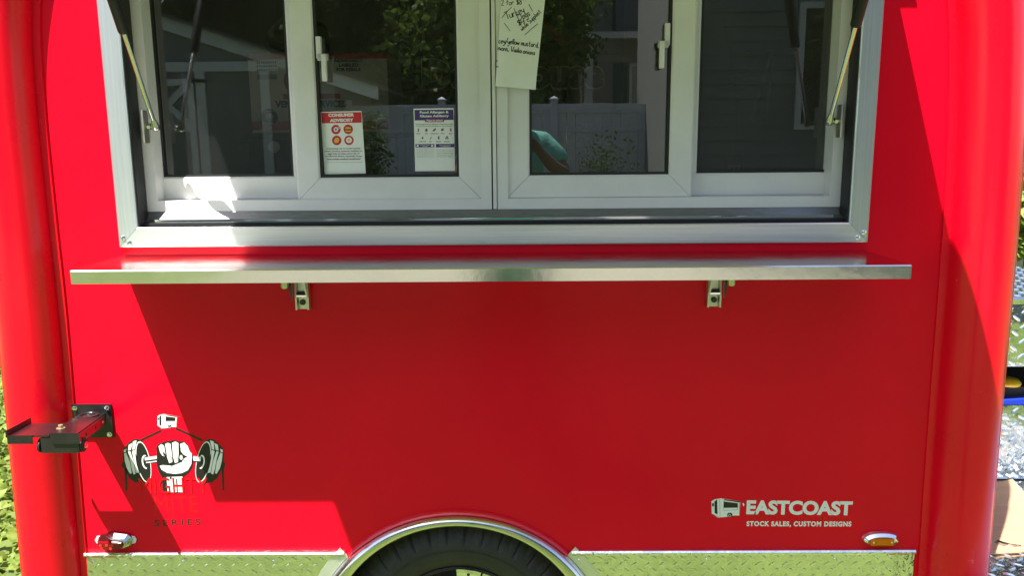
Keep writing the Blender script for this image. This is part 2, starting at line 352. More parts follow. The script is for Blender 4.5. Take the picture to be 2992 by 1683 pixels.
for s_ in (-1, 1): MB().prism([(s_*1.10, .46), (s_*1.10, 1.75), (s_*1.03, 2.1), (s_*.90, 2.36), (s_*.89, 2.35), (s_*1.02, 2.09), (s_*1.088, 1.75), (s_*1.088, .46)], 'y', .14, 1.92).build('end_lining', INTW, T)
MB().box(-1.12, 1.12, .06, .62, 1.30, 1.335).build('inner_counter', STEEL, T)

# ---- aluminium surround of the window: four mitred flange rails, rivets, seal
def mitre_rails(mk_name, x0, x1, z0, z1, w, y0, y1, ch, mats, parent, gap=.0005, sides='LRBT'):
    """four mitred rails; outer rectangle x0..x1,z0..z1, width w, front y0, back y1, chamfer ch"""
    out = []
    C = [(x0, z0), (x1, z0), (x1, z1), (x0, z1)]; I = [(x0+w, z0+w), (x1-w, z0+w), (x1-w, z1-w), (x0+w, z1-w)]
    dirs = {'B': (0, 1), 'R': (1, 2), 'T': (2, 3), 'L': (3, 0)}
    for s in sides:
        i, j = dirs[s]; mb = MB(); A, B, Bi, Ai = C[i], C[j], I[j], I[i]
        L = math.hypot(B[0]-A[0], B[1]-A[1]); d = ((B[0]-A[0])/L, (B[1]-A[1])/L); nin = (-d[1], d[0])
        def q(u, v): # u along from A, v inward
            return (A[0]+d[0]*u+nin[0]*v, A[1]+d[1]*u+nin[1]*v)
        prof = [(0, y1), (0, y0+ch), (ch, y0), (w-ch, y0), (w, y0+ch), (w, y1)]; vs = []
        for v, y in prof: P = q(v+gap, v); vs.append((P[0], y, P[1]))
        for v, y in prof: P = q(L-v-gap, v); vs.append((P[0], y, P[1]))
        n = len(prof); fs = [(k, k+1, n+k+1, n+k) for k in range(n-1)]+[tuple(range(n)), tuple(range(2*n-1, n-1, -1)), (n-1, 0, n, 2*n-1)]
        mb.add(vs, fs); out.append(mb.build(mk_name, mats[0] if s in 'BT' else mats[1], parent, 30))
    return out
def ring(mb, x0, x1, z0, z1, w, y0, y1):
    C = [(x0, z0), (x1, z0), (x1, z1), (x0, z1)]; I = [(x0+w, z0+w), (x1-w, z0+w), (x1-w, z1-w), (x0+w, z1-w)]
    vs = [(a, y0, b) for a, b in C]+[(a, y0, b) for a, b in I]+[(a, y1, b) for a, b in C]+[(a, y1, b) for a, b in I]; fs = []
    for i in range(4):
        j = (i+1) % 4; fs += [(i, j, 4+j, 4+i), (8+i, 12+i, 12+j, 8+j), (i, 8+i, 8+j, j), (4+i, 4+j, 12+j, 12+i)]
    return mb.add(vs, fs)
seal = ring(MB(), -.856, .856, 1.404, 2.176, .007, -.004, .043).build('window_surround', RUBBER, T)
mitre_rails('flange_rail', -.900, .900, 1.3645, 2.216, .0475, -.012, -.001, .0025, (ALUX, ALUZ), seal)
for s in (-1, 1):
    for dx, dz in ((.012, .024), (.026, .012)):
        MB().lathe([(.0062, 0), (.0058, -.0022), (.0035, -.0034), (.0018, -.0036), (.0014, -.0014), (0, -.0012)], (s*(.900-dx), -.0122, 1.3645+dz), n=16).build('rivet', CHROME, seal, 50)
# stepped sill track under the window
MB().box(-.8485, .8485, .014, .0275, 1.4112, 1.4205).build('seal_strip', RUBBER, seal)
MB().cbox(-.8485, .8485, .0285, .0325, 1.4115, 1.4275, .001).build('track_lip', CHROME, seal, 30)
MB().prism([(.033, 1.412), (.033, 1.4245), (.0495, 1.4450), (.056, 1.4450), (.056, 1.412)], 'x', -.8485, .8485).build('sill_track', SEALG, seal)

# ---- white window frame, two sliding units
wf = MB(); ring(wf, -.852, -.0015, 1.4455, 2.172, .026, .05, .13); wfo = wf.build('window_frame', UPVC, T)
MB().cbox(-.0105+.0125, -.0105+.0225-.001, .046, .10, 1.4455, 2.172, .003).build('centre_post', UPVC, wfo, 30)
wf2 = MB(); ring(wf2, .0125, .852, 1.4455, 2.172, .026, .05, .13); wf2.build('window_frame', UPVC, T)
def sash(name, x0, x1, z0, z1, w, wb, y0, gy, latch_side, gm=None):
    # glass opening from x0+w .. x1-w
    gk = ring(MB(), x0+w-.007, x1-w+.007, z0+w-.007, z1-w+.007, .013, y0+.006, y0+.02).build(name, RUBBER, T)
    mitre_rails('rail', x0, x1, z0, z1, w, y0, y0+.028, .004, (UPVC, UPVC), gk)
    MB().box(x0+w-.004, x1-w+.004, gy, gy+.004, z0+w-.004, z1-w+.004).build('pane', gm or GLASS, gk)
    if latch_side:
        lx = x0+w+.012 if latch_side < 0 else x1-w-.012; zc = 1.815 if latch_side < 0 else 1.838; s = -latch_side
        MB().cbox(lx-.006, lx+.006, y0-.004, y0+.012, zc-.006, zc+.045, .002).build('latch', UPVC, gk, 30)
        MB().cbox(min(lx, lx+s*.022)-.002, max(lx, lx+s*.022)+.002, y0-.012, y0+.004, zc-.012, zc+.004, .002).build('latch_arm', DULL, gk, 30)
        MB().cbox(lx+s*.014-.006, lx+s*.014+.006, y0-.016, y0-.004, zc-.06, zc+.002, .0025).build('latch_handle', UPVC, gk, 30)
    return gk
s1 = sash('sliding_sash', -.481, -.024, 1.4675, 2.15, .0575, 0, .058, .075, -1)
s2 = sash('sliding_sash', .034, .490, 1.4695, 2.15, .0575, 0, .058, .075, 1)
f1 = sash('fixed_sash', -.885, -.44, 1.4700, 2.16, .058, 0, .092, .104, 0, GLASSD)
f2 = sash('fixed_sash', .45, .894, 1.4700, 2.16, .058, 0, .092, .104, 0, GLASSS)
for (x0, x1, side) in ((-.481, -.024, -1), (.034, .490, 1)):
    X = x0 if side < 0 else x1
    MB().cbox(X-.004, X+.004, .060, .07, 1.450, 1.468, .001).build('guide_foot', UPVC, s1 if side < 0 else s2, 30)
# insect screen behind the right-hand fixed pane
SCR = bpy.data.materials.new('insect_mesh'); SCR.use_nodes = True; n_ = SCR.node_tree.nodes; L_ = SCR.node_tree.links
t_ = n_.new('ShaderNodeBsdfTransparent'); mx_ = n_.new('ShaderNodeMixShader'); mx_.inputs[0].default_value = .45
n_['Principled BSDF'].inputs['Base Color'].default_value = (.10, .10, .10, 1); L_.new(t_.outputs[0], mx_.inputs[1]); L_.new(n_['Principled BSDF'].outputs[0], mx_.inputs[2]); L_.new(mx_.outputs[0], n_['Material Output'].inputs[0])
MB().poly([(.49, .118, 1.52), (.84, .118, 1.52), (.84, .118, 2.12), (.49, .118, 2.12)]).build('insect_screen', SCR, f2, fix=False)

# ---- awning hatch, header and gas struts
aw = MB().cbox(-.853, .853, -.83, -.016, 2.176, 2.206, .004).build('awning_hatch', RED, T, 30)
MB().box(-.83, .83, -.80, -.04, 2.1715, 2.1755).build('lining', UPVC, aw)
MB().cbox(-.887, .887, -.122, -.0125, 2.2205, 2.228, .002).build('drip_rail', ALUX, aw, 30)
for s in (-1, 1):
    bx = s*.806; a = Vector((bx, .03, 1.650)); d = Vector((0, -.16, .272)).normalized()
    st = MB().tube([a+d*.235, a+d*.24, a+d*.56, a+d*.565], [.0105, .012, .012, .009], 16).build('gas_strut', BLACKM, T, 40)
    MB().tube([a+d*.008, a+d*.236], .0052, 12).build('rod', CHROME, st, 40)
    mbb = MB().tube([a-d*.009, a-d*.007, a-d*.002, a+d*.004, a+d*.014, a+d*.02], [.004, .0078, .0092, .009, .0066, .0056], 14); mbb.build('ball_socket', STEEL, st, 60)
    MB().tube([a, a+Vector((s*.022, 0, .002))], .004, 10).tube([a+Vector((s*.011, 0, .001)), a+Vector((s*.018, 0, .0015))], .0078, 6).build('ball_stud', CHROME, st, 30)
    MB().cbox(min(bx+s*.022, bx+s*.028), max(bx+s*.022, bx+s*.028), .016, .044, 1.612, 1.69, .0025).build('mounting_plate', DULL, st, 30)
    MB().cbox(bx-.012, bx+.012, -.315, -.27, 2.145, 2.1715, .002).build('upper_bracket', DULL, st, 30)

# ---- fold-down counter
zs_, sd = 1.343, .2343
sh = MB()
sh.add([(-.9, -.004, zs_), (.9, -.004, zs_), (.9, -sd+.003, zs_), (-.9, -sd+.003, zs_), (-.9, -sd, zs_-.003), (.9, -sd, zs_-.003), (.9, -sd, zs_-.030), (-.9, -sd, zs_-.030),
        (-.9, -sd+.014, zs_-.030), (.9, -sd+.014, zs_-.030), (.9, -sd+.014, zs_-.027), (-.9, -sd+.014, zs_-.027), (.9, -.004, zs_-.027), (-.9, -.004, zs_-.027)],
       [(0, 3, 2, 1), (3, 4, 5, 2), (4, 7, 6, 5), (7, 8, 9, 6), (8, 11, 10, 9), (11, 13, 12, 10), (13, 0, 1, 12), (0, 13, 11, 8, 7, 4, 3), (1, 2, 5, 6, 9, 10, 12)])
counter = sh.build('counter_shelf', STEEL, T, 30)
for s, xb in ((-1, -.4635), (1, .5365)):
    ch = MB()
    # channel rail on the wall
    ch.prism([(xb-.0165, -.001), (xb-.0165, -.019), (xb-.0125, -.019), (xb-.0105, -.006), (xb+.0105, -.006), (xb+.0125, -.019), (xb+.0165, -.019), (xb+.0165, -.001)], 'z', 1.209, 1.312)
    b0 = ch.build('folding_bracket', DULL, counter, 20)
    MB().box(xb-.0135, xb+.0135, -.0205, -.0075, 1.242, 1.2455).build('cross_pin', CHROME, b0)
    MB().box(xb-.0125, xb+.0125, -.0195, -.0072, 1.2458, 1.2515).build('stop_block', BLACKM, b0)
    MB().lathe([(.0072, 0), (.0072, -.003), (.005, -.005), (0, -.0052)], (xb+.0015*s, -.0062, 1.226), n=18).build('screw', RIMB, b0, 40)
    dx = -s
    MB().prism([(xb-dx*.0, 1.315), (xb+dx*.007, 1.315), (xb+dx*.0185, 1.247), (xb+dx*.0155, 1.240)], 'y', -.034, -.0285).build('strut_bar', DULL, b0)
    MB().prism([(xb-dx*.019, 1.315), (xb-dx*.024, 1.315), (xb-dx*.024, 1.262), (xb-dx*.018, 1.236)], 'y', -.04, -.03).build('side_link', BLACKP, b0)
    MB().tube([(xb-dx*.031, -.05, 1.314), (xb-dx*.031, -.05, 1.272), (xb-dx*.031, -.05, 1.268)], [.0095, .0095, .007], 14).build('spring_knob', DULL, b0, 40)
    MB().prism([(xb-dx*.040, 1.314), (xb-dx*.064, 1.314), (xb-dx*.062, 1.293), (xb-dx*.057, 1.291), (xb-dx*.044, 1.302)], 'y', -.062, -.054).build('release_lever', BLACKP, b0)

# ---- tread-plate skirts
def tread_bars(x0, x1, z0, z1, to_world, pitch=.0355, L=.0235, W=.0064, H=.0016, jit=0):  # raised lozenges
    mb = MB(); r = 0; z = z0+.006
    while z < z1-.004:
        off = 0 if r % 2 == 0 else pitch/2; x = x0+.008+off; sgn = 1 if r % 2 else -1
        while x < x1-.006:
            a = sgn*math.radians(38); c, s = math.cos(a), math.sin(a)
            def q(u, v, h): return to_world(x+u*c-v*s, z+u*s+v*c, h)
            l, w = L/2, W/2
            vs = [q(-l, 0, 0), q(-l*.5, -w, 0), q(l*.5, -w, 0), q(l, 0, 0), q(l*.5, w, 0), q(-l*.5, w, 0), q(-l*.55, 0, H), q(l*.55, 0, H)]
            mb.add(vs, [(0, 1, 6), (1, 2, 7, 6), (2, 3, 7), (3, 4, 7), (4, 5, 6, 7), (5, 0, 6)]); x += pitch
        z += pitch*.5; r += 1
    return mb
def skirt(x0, x1, arch_side):
    zt, zb = .5655, .29; AR2 = .412; pts = []
    # follow the arch
    arc = [(ax_+arch_side*AR2*math.cos(t), AZ+AR2*math.sin(t)) for t in np.linspace(math.asin((zb-AZ)/AR2), math.asin((zt-AZ)/AR2), 12)]
    if arch_side < 0: pts = [(x0, zb)]+arc+[(x0, zt)]
    else: pts = [(x1, zb)]+arc+[(x1, zt)]
    sk = MB().prism(pts, 'y', -.0045, -.001).build('tread_plate_skirt', TREAD, T)
    tb = tread_bars(x0+.004, x1-.004, zb, zt-.014, lambda a, b, h: (a, -.0045-h, b))
    # drop bars that reach into the arch
    keep = []
    V = tb.v; vs, fs = [], []
    for k in range(0, len(V), 8):
        blk = V[k:k+8]
        if all((v[0]-ax_)**2+(v[2]-AZ)**2 > (AR2+.004)**2 and x0+.001 < v[0] < x1-.001 for v in blk):
            o = len(vs); vs += blk; fs += [tuple(i+o for i in f) for f in [(0, 1, 6), (1, 2, 7, 6), (2, 3, 7), (3, 4, 7), (4, 5, 6, 7), (5, 0, 6)]]
    MB().add(vs, fs).build('tread_bars', TREADBAR, sk, 60, 'stuff')
    xa, xb = (x0, arc[-1][0]-.002) if arch_side < 0 else (arc[-1][0]+.002, x1)
    # rolled upper lip
    lip = MB().prism([(-.0048, .5525), (-.010, .5545), (-.0125, .5590), (-.0125, .5625), (-.009, .5665), (-.0005, .5675), (-.0005, .5525)], 'x', xa, xb).build('upper_lip', TREAD, sk, 25)
    lb = MB(); x = xa+.012
    while x < xb-.015:
        q = [(x, .5555), (x+.004, .5545), (x+.015, .562), (x+.011, .5632)]
        lb.add([(a, -.0125, b) for a, b in q]+[(x+.004, -.0136, .5562), (x+.0115, -.0136, .5615)], [(0, 1, 4), (1, 2, 5, 4), (2, 3, 5), (3, 0, 4, 5)]); x += .0355
    lb.build('lip_bars', TREADBAR, lip if False else sk, 60, 'stuff')
    k = 0; x = xa+.02
    while x < xb-.02:
        MB().lathe([(.0042, 0), (.004, -.0016), (.002, -.0028), (0, -.003)], (x, -.0048, .540), n=12).build('rivet', CHROME, sk, 60); x += .235 if arch_side < 0 else .33
    return sk
skirt(-1.068, -.3, -1); skirt(.15, 1.079, 1)

# ---- wheel arch trim, sealant and wheel
def arc_band(prof, t0, t1, n=64):
    """prof: list of (r, y, cz)"""
    vs = []; m = len(prof)
    for i in range(n+1):
        t = t0+(t1-t0)*i/n
        for r, y, cz in prof: vs.append((ax_+r*math.cos(t), y, cz+r*math.sin(t)))
    return MB().add(vs, [(i*m+k, (i+1)*m+k, (i+1)*m+k+1, i*m+k+1) for i in range(n) for k in range(m-1)])
fl = [(.412, .003, .270), (.4005, .001, .270), (.400, -.008, .270), (.398, -.014, .271), (.3945, -.0195, .272), (.389, -.0245, .275), (.382, -.0280, .279), (.374, -.0300, .283), (.366, -.0302, .287), (.357, -.0288, .292), (.349, -.0255, .296), (.3435, -.0215, .298), (.3415, -.016, .299), (.3415, .02, .299), (.345, .33, .299)]
arch = arc_band(fl, -.05, PI+.05).build('wheel_arch', STEEL, T, 50)
ts = math.asin((.5665-.2745)/.408)
arc_band([(.3990, -.0150, .2705), (.4012, -.0142, .271), (.4045, -.0105, .272), (.4070, -.005, .272), (.4085, -.0005, .272)], ts-.012, PI-ts+.012).build('sealant_bead', CAULK, arch, 50)
for a, b in ((-.05, ts-.014), (PI-ts+.014, PI+.05)):
    arc_band([(.3995, -.0065, .272), (.4285, -.0066, .2745), (.4285, -.001, .2745)], a, b, 20).build('arch_flange', ALU, arch, 30)
# wheel
AX = Vector((ax_, .115, .31))
n = 300; prof = [(.192, -.075), (.196, -.088), (.212, -.098), (.232, -.104), (.250, -.105), (.262, -.104), (.2725, -.1015), (.284, -.0965), (.297, -.0885), (.309, -.077), (.319, -.062), (.326, -.043), (.330, -.02), (.330, .03), (.329, .058), (.3255, .073), (.311, .09), (.283, .102), (.240, .104), (.2, .09)]
vs = []; mprof = len(prof)
for i in range(n):
    a = 2*PI*i/n; g = 1 if i % 4 == 0 else 0; deep = 1 if i % 8 == 0 else .6
    for k, (r, d) in enumerate(prof):
        rr, dd = r, d
        if g and 6 <= k <= 11 and (k > 6 or deep == 1): rr -= .003*deep; dd += .004*deep
        if k in (5,) and False: rr += 0
        vs.append((AX.x+rr*math.cos(a), AX.y+dd, AX.z+rr*math.sin(a)))
tyre = MB().add(vs, [(i*mprof+k, ((i+1) % n)*mprof+k, ((i+1) % n)*mprof+k+1, i*mprof+k+1) for i in range(n) for k in range(mprof-1)]).build('wheel', TYRE, T, 35)
MB().lathe([(.247, -.1045), (.2485, -.1062), (.2455, -.1064), (.245, -.1045)], AX, n=90).build('sidewall_rib', TYRE, tyre, 50)
MB().lathe([(.198, -.080), (.1965, -.092), (.189, -.094), (.183, -.088), (.178, -.075), (.170, -.045), (.165, .06)], AX, n=80).build('rim', RIMB, tyre, 50)
MB().lathe([(.165, -.03), (.10, -.05), (.06, -.07), (0, -.072)], AX, n=48).build('hub', RIMB, tyre, 50)
for k in range(10):
    a0 = math.radians(90+2)-k*2*PI/10; a1 = a0-math.radians(33)
    if k % 2 == 0: seg = (a0, a0-math.radians(20))
    else: seg = (a0-math.radians(-14.5), a0-math.radians(4))
    sg = MB(); mm = 8
    for i in range(mm+1):
        t = seg[0]+(seg[1]-seg[0])*i/mm
        for r, d in ((.1905, -.0945), (.186, -.0955), (.166, -.093), (.166, -.086)): sg.v.append((AX.x+r*math.cos(t), AX.y+d, AX.z+r*math.sin(t)))
    sg.f = [(i*4+q, i*4+q+1, (i+1)*4+q+1, (i+1)*4+q) for i in range(mm) for q in range(3)]
    sg.build('rim_segment', RIMP, tyre, 40)
    t = (seg[0]+seg[1])/2
    MB().lathe([(.0042, -.0006), (.0040, -.0012), (0, -.0012)], (AX.x+.177*math.cos(t), AX.y-.0948, AX.z+.177*math.sin(t)), n=12).build('rim_bolt', RIMB, tyre)
# wheel-well liner, axle
arc_band([(.345, .021, .299), (.345, .42, .299)], -.05, PI+.05).build('wheel_well', BLACKM, T)
MB().box(ax_-.36, ax_+.36, .42, .43, .1, .66).build('well_back', BLACKM, T)

# ---- vinyl graphics
def flat(pts, fn, y): return [(fn(*p)[0], y, fn(*p)[1]) for p in pts]
def decal(name, polys, fn, y, material, parent):
    """flat vinyl shapes on the wall: the first shape is returned, the others become its siblings or children"""
    first = None
    for pts in polys:
        q = [fn(*p) for p in pts]; ar = sum(q[i][0]*q[(i+1) % len(q)][1]-q[(i+1) % len(q)][0]*q[i][1] for i in range(len(q)))
        if ar < 0: q.reverse()
        me = bpy.data.meshes.new(name); me.from_pydata([(a, y, b) for a, b in q], [], [tuple(range(len(q)))]); bm = bmesh.new(); bm.from_mesh(me)
        bmesh.ops.triangulate(bm, faces=bm.faces[:], ngon_method='EAR_CLIP'); bm.to_mesh(me); bm.free()
        par = parent if (parent is not T or first is None) else first
        o = link(name if par is not first or first is None else 'logo_bar', me, material, par)
        if parent is not None and parent.parent is None and parent is not T: under(parent, o)
        first = first or o
    return first
def loc(o, p): o.parent = p; o.matrix_parent_inverse = Matrix.Translation(-Vector(p.location)); return o
def under(p, o): return loc(o, p)
def ell(cx, cy, rx, ry, rot=0, n=28, a0=0, a1=360):
    out = []; c, s = math.cos(math.radians(rot)), math.sin(math.radians(rot))
    for i in range(n+(0 if a1-a0 == 360 else 1)):
        t = math.radians(a0+(a1-a0)*i/n); u, v = rx*math.cos(t), ry*math.sin(t); out.append((cx+u*c-v*s, cy+u*s+v*c))
    return out
def bar(a, b, w):
    d = Vector((b[0]-a[0], b[1]-a[1])).normalized()*w/2; return [(a[0]-d.y, a[1]+d.x), (b[0]-d.y, b[1]+d.x), (b[0]+d.y, b[1]-d.x), (a[0]+d.y, a[1]-d.x)]
def van_icon(fn, Y, parent, fine=True):
    W = [[(118, 262), (150, 240), (222, 226), (500, 268), (450, 275), (440, 425), (352, 425), (300, 440), (215, 446), (190, 450), (118, 405)]]
    decal('logo_white', W, fn, Y, WHITEV, parent)
    K = [[(152, 262), (184, 240), (186, 412), (152, 395)], [(124, 282), (146, 282), (146, 316), (124, 318)], [(262, 262), (424, 282), (420, 334), (258, 336)], [(268, 236), (500, 268), (498, 273), (425, 272), (262, 248)],
         ell(325, 424, 27, 28), bar((214, 232), (214, 444), 3), bar((258, 250), (258, 366), 3), bar((258, 366), (420, 358), 3), bar((421, 282), (420, 358), 3), [(296, 412), (308, 394), (345, 392), (358, 408), (352, 424), (338, 404), (312, 406), (302, 428)], bar((118, 405), (200, 446), 4), bar((442, 276), (440, 424), 4)]
    decal('logo_black', K, fn, Y-.0001, BLACKV, parent)
    decal('logo_detail', [ell(325, 424, 17, 18), [(262, 268), (330, 276), (262, 330)] if False else ell(325, 424, 12, 13)], fn, Y-.0002, WHITEV, parent)
    decal('logo_wheel', [ell(325, 424, 7, 8)], fn, Y-.0003, BLACKV, parent)
# right-hand maker's mark
fR = lambda u, v: (.00022068*u+1.35878e-05*v+.52276, -9.4314e-07*u-.000236825*v+.760385)
mk = decal('maker_mark', [[(476, 285), (488, 278), (498, 300), (492, 316), (484, 316)]], fR, -.0003, WHITEV, T)
van_icon(fR, -.0003, mk)
text_fit(MB(), 'EASTCOAST', .6425, .913, .6625, .7015, -.0004, .045, .98, tilt=-.016).build('lettering', WHITEV, mk)
text_fit(MB(), 'STOCK SALES, CUSTOM DESIGNS', .6445, .913, .6275, .6440, -.0004, .05, 1.16, tilt=-.008).build('lettering', WHITEV, mk)
text_fit(MB(), 'CONCESSION TRAILERS', .6455, .912, .6450, .6600, -.0002, .01, 1.05, tilt=-.012, extr=.0003).build('embossed_lettering', VINYLRED, mk)
# left-hand strong-arm emblem
fL = lambda u, v: (.00027211*u-2.32544e-05*v-.958699, -1.28707e-06*u-.000287021*v+.996209)
em = decal('series_emblem', [bar((262, 440), (456, 348), 20), bar((590, 328), (842, 440), 20), [(106, 700), (132, 700), (134, 914), (118, 914)], [(1020, 700), (1042, 690), (1050, 906), (1034, 908)],
    ], fL, -.0003, BLACKV, T)
fi = lambda u, v: fL(420+(u-118)*.548, 195+(v-226)*.60)
van_icon(fi, -.0003, em)
K, Wt, K2, W2 = [], [], [], []
for mir in (0, 1):
    g = (lambda u, v: (u, v)) if not mir else (lambda u, v: (1135-u, v))
    def E(*a, **k): return [g(*p) for p in ell(*a, **k)]
    K += [[g(*p) for p in [(90, 560), (110, 505), (150, 460), (190, 430), (235, 424), (280, 450), (320, 520), (355, 620), (368, 720), (350, 800), (320, 838), (260, 842), (200, 830), (150, 790), (110, 700), (84, 690), (82, 650), (96, 636)]]]
    Wt += [[g(*p) for p in q] for q in (
        [(106, 560), (126, 552), (160, 640), (176, 745), (160, 752), (130, 700), (112, 630)],
        [(142, 545), (164, 538), (196, 640), (212, 750), (192, 758), (176, 700), (160, 610)],
        [(180, 540), (205, 526), (235, 630), (258, 750), (238, 742), (216, 740), (200, 640)],
        [(104, 528), (128, 516), (124, 546), (104, 552)], [(150, 480), (185, 462), (170, 528), (144, 534)], [(190, 448), (225, 438), (206, 520), (184, 528)])]
    Wt += [E(286, 640, 66, 196, rot=-11)]
    K2 += [E(288, 641, 58, 186, rot=-11)]
    W2 += [[g(*p) for p in ell(306, 640, 34, 66, rot=-9, a0=90, a1=292)] + [g(*p) for p in reversed(ell(312, 640, 26, 54, rot=-9, a0=90, a1=292))]]
decal('plates_black', K, fL, -.0003, BLACKV, em); decal('plates_white', Wt, fL, -.0004, WHITEV, em)
decal('plates_face', K2, fL, -.0005, BLACKV, em); decal('plates_hub', W2, fL, -.0006, WHITEV, em)
decal('grip_bar_edge', [bar((300, 628), (470, 606), 60), bar((745, 608), (830, 618), 56)], fL, -.0007, BLACKV, em)
decal('grip_bar', [bar((300, 612), (462, 590), 28), bar((312, 646), (460, 626), 10), bar((752, 606), (826, 612), 42)], fL, -.0008, WHITEV, em)
FB = [(414, 560), (408, 510), (424, 476), (456, 462), (490, 448), (530, 444), (560, 436), (600, 438), (626, 448), (660, 446), (700, 470), (722, 520), (744, 556), (756, 620), (746, 690), (712, 740), (664, 776), (664, 930), (466, 930), (462, 790), (430, 730), (412, 660)]
decal('fist_black', [FB], fL, -.0009, BLACKV, em)  # black vinyl outline under the white fist artwork
decal('fist', [[(430, 492), (456, 472), (482, 486), (494, 560), (486, 588), (466, 580), (446, 552)], [(492, 470), (520, 460), (542, 470), (556, 580), (560, 640), (530, 650), (512, 600)],
   [(556, 460), (590, 448), (616, 462), (618, 560), (612, 640), (584, 650), (566, 590)], [(632, 470), (670, 458), (704, 490), (722, 540), (742, 560), (738, 660), (706, 716), (650, 744), (580, 752), (510, 742), (458, 712), (440, 676), (470, 668), (560, 676), (600, 660), (650, 640), (662, 612), (700, 590), (664, 570), (640, 540)],
   [(505, 782), (655, 776), (660, 925), (515, 925)]], fL, -.0010, WHITEV, em)
decal('fist_lines', [bar((555, 655), (548, 690), 5), bar((660, 600), (712, 582), 6), bar((655, 610), (690, 640), 5), [(470, 545), (488, 552), (492, 578), (478, 584)], ell(538, 606, 17, 20), ell(594, 606, 17, 20), ell(664, 510, 22, 26), bar((540, 782), (548, 800), 20), bar((600, 800), (606, 925), 12)], fL, -.00111, BLACKV, em)
decal('fist_nails', [ell(538, 606, 13, 16), ell(594, 606, 13, 16), ell(664, 510, 18, 22), ell(642, 596, 14, 22)], fL, -.0012, WHITEV, em)
def box_on(fn, u0, v0, u1, v1): a = fn(u0, v1); b = fn(u1, v0); return a[0], b[0], a[1], b[1]
text_fit(MB(), 'MIGHTY', *box_on(fL, 252, 785, 892, 940), -.00135, 0., 1., extr=.0001).build('embossed_lettering', VINYLRED, em)
text_fit(MB(), 'MITE', *box_on(fL, 396, 962, 796, 1118), -.0003, 0., 1., extr=.0001).build('embossed_lettering', VINYLRED, em)
text_fit(MB(), 'SERIES', *box_on(fL, 390, 1190, 826, 1254), -.0003, .012, 1.5, tilt=.03).build('lettering', BLACKV, em)

# ---- clearance lamps
def dome(mb, c, rx, rz, h, n=36, m=6, pw=1.):
    vs = []; fs = []
    for j in range(m):
        t = j/(m-1)*PI/2
        for i in range(n):
            a = 2*PI*i/n; vs.append((c[0]+rx*math.cos(t)**pw*math.cos(a), c[1]-h*math.sin(t), c[2]+rz*math.cos(t)**pw*math.sin(a)))
    fs = [(j*n+i, j*n+(i+1) % n, (j+1)*n+(i+1) % n, (j+1)*n+i) for j in range(m-1) for i in range(n)]
    return mb.add(vs, fs)
def frustum(mb, pts0, y0, pts1, y1, cap=True):
    n = len(pts0); mb.add([(a, y0, b) for a, b in pts0]+[(a, y1, b) for a, b in pts1], [(i, (i+1) % n, n+(i+1) % n, n+i) for i in range(n)]+([tuple(range(n, 2*n))] if cap else [])); return mb
cx_, cz_ = .9885, .5975
lens_o = [(cx_+.0495*math.copysign(abs(math.cos(t))**.85, math.cos(t)), cz_+.0195*math.copysign(abs(math.sin(t))**1.1, math.sin(t))) for t in np.linspace(0, 2*PI, 48, endpoint=False)]
def off(pts, k, kz, dz=0): return [(cx_+(a-cx_)*k, cz_+(b-cz_)*kz+dz) for a, b in pts]
lp = MB(); frustum(lp, lens_o, -.001, lens_o, -.004, False); frustum(lp, lens_o, -.004, off(lens_o, .93, .9, -.0005), -.013, False); frustum(lp, off(lens_o, .93, .9, -.0005), -.013, off(lens_o, .78, .66, -.003), -.019, False); frustum(lp, off(lens_o, .78, .66, -.003), -.019, off(lens_o, .70, .52, -.0045), -.0145)
la = lp.build('clearance_lamp', CHROME, T, 50); la['label'] = 'amber lamp in an oval chrome bezel'
MB().cbox(cx_-.031, cx_+.029, -.0212, -.013, cz_-.0135, cz_+.0050, .005).build('lens', AMBER, la, 50)
MB().cbox(cx_-.018, cx_+.016, -.0230, -.019, cz_-.0105, cz_+.0022, .0015).build('lens_window', AMBER, la, 40)
for q in (-.024, .022): MB().lathe([(.0028, 0), (.002, -.001), (0, -.0012)], (cx_+q, -.0205, cz_-.004), n=12).build('screw', CHROME, la)
cx_, cz_ = -.985, .600
for_ = lambda P: [(cx_+a, cz_+b) for a, b in P]
base = for_([(-.054, 0), (-.048, .010), (-.036, .011), (-.03, .011), (.03, .011), (.04, .011), (.05, .009), (.054, 0), (.05, -.009), (.04, -.011), (-.04, -.011), (-.05, -.009)])
lr = MB().prism(base, 'y', -.004, -.001).build('clearance_lamp', WHITEV, T); lr['label'] = 'red lamp in a faceted chrome bezel'
o1 = for_([(-.041, .010), (-.034, .0175), (0, .022), (.034, .0175), (.043, .010), (.045, 0), (.040, -.013), (.0, -.0225), (-.036, -.0165), (-.042, -.006)])
o2 = for_([(-.037, .005), (-.033, .007), (.002, .0095), (.028, .006), (.031, .002), (.032, -.002), (.027, -.0125), (0, -.017), (-.034, -.0135), (-.037, -.002)])
frustum(frustum(MB(), o1, -.003, o1, -.008, False), o1, -.008, o2, -.024).build('bezel', mat('smoked_chrome', (.5, .51, .52), .08, 1), lr)
i3 = [(cx_+(a-cx_)*.95, cz_-.003+(b-cz_+.003)*.93) for a, b in o2]
frustum(frustum(MB(), i3, -.0235, i3, -.026, False), i3, -.026, [(cx_+(a-cx_)*.9, cz_-.004+(b-cz_+.004)*.75) for a, b in o2], -.031).build('lens', REDL, lr)
LED = mat('lamp_reflector', (.8, .03, .04), .2, .3)
for q, w in ((-.026, -.002), (-.01, -.001), (.004, -.001), (-.024, -.0095), (.0, -.0105)): MB().lathe([(.0042, 0), (.0038, -.001), (0, -.0016)], (cx_+q, -.0309, cz_+w), n=8).build('reflector', LED, lr)

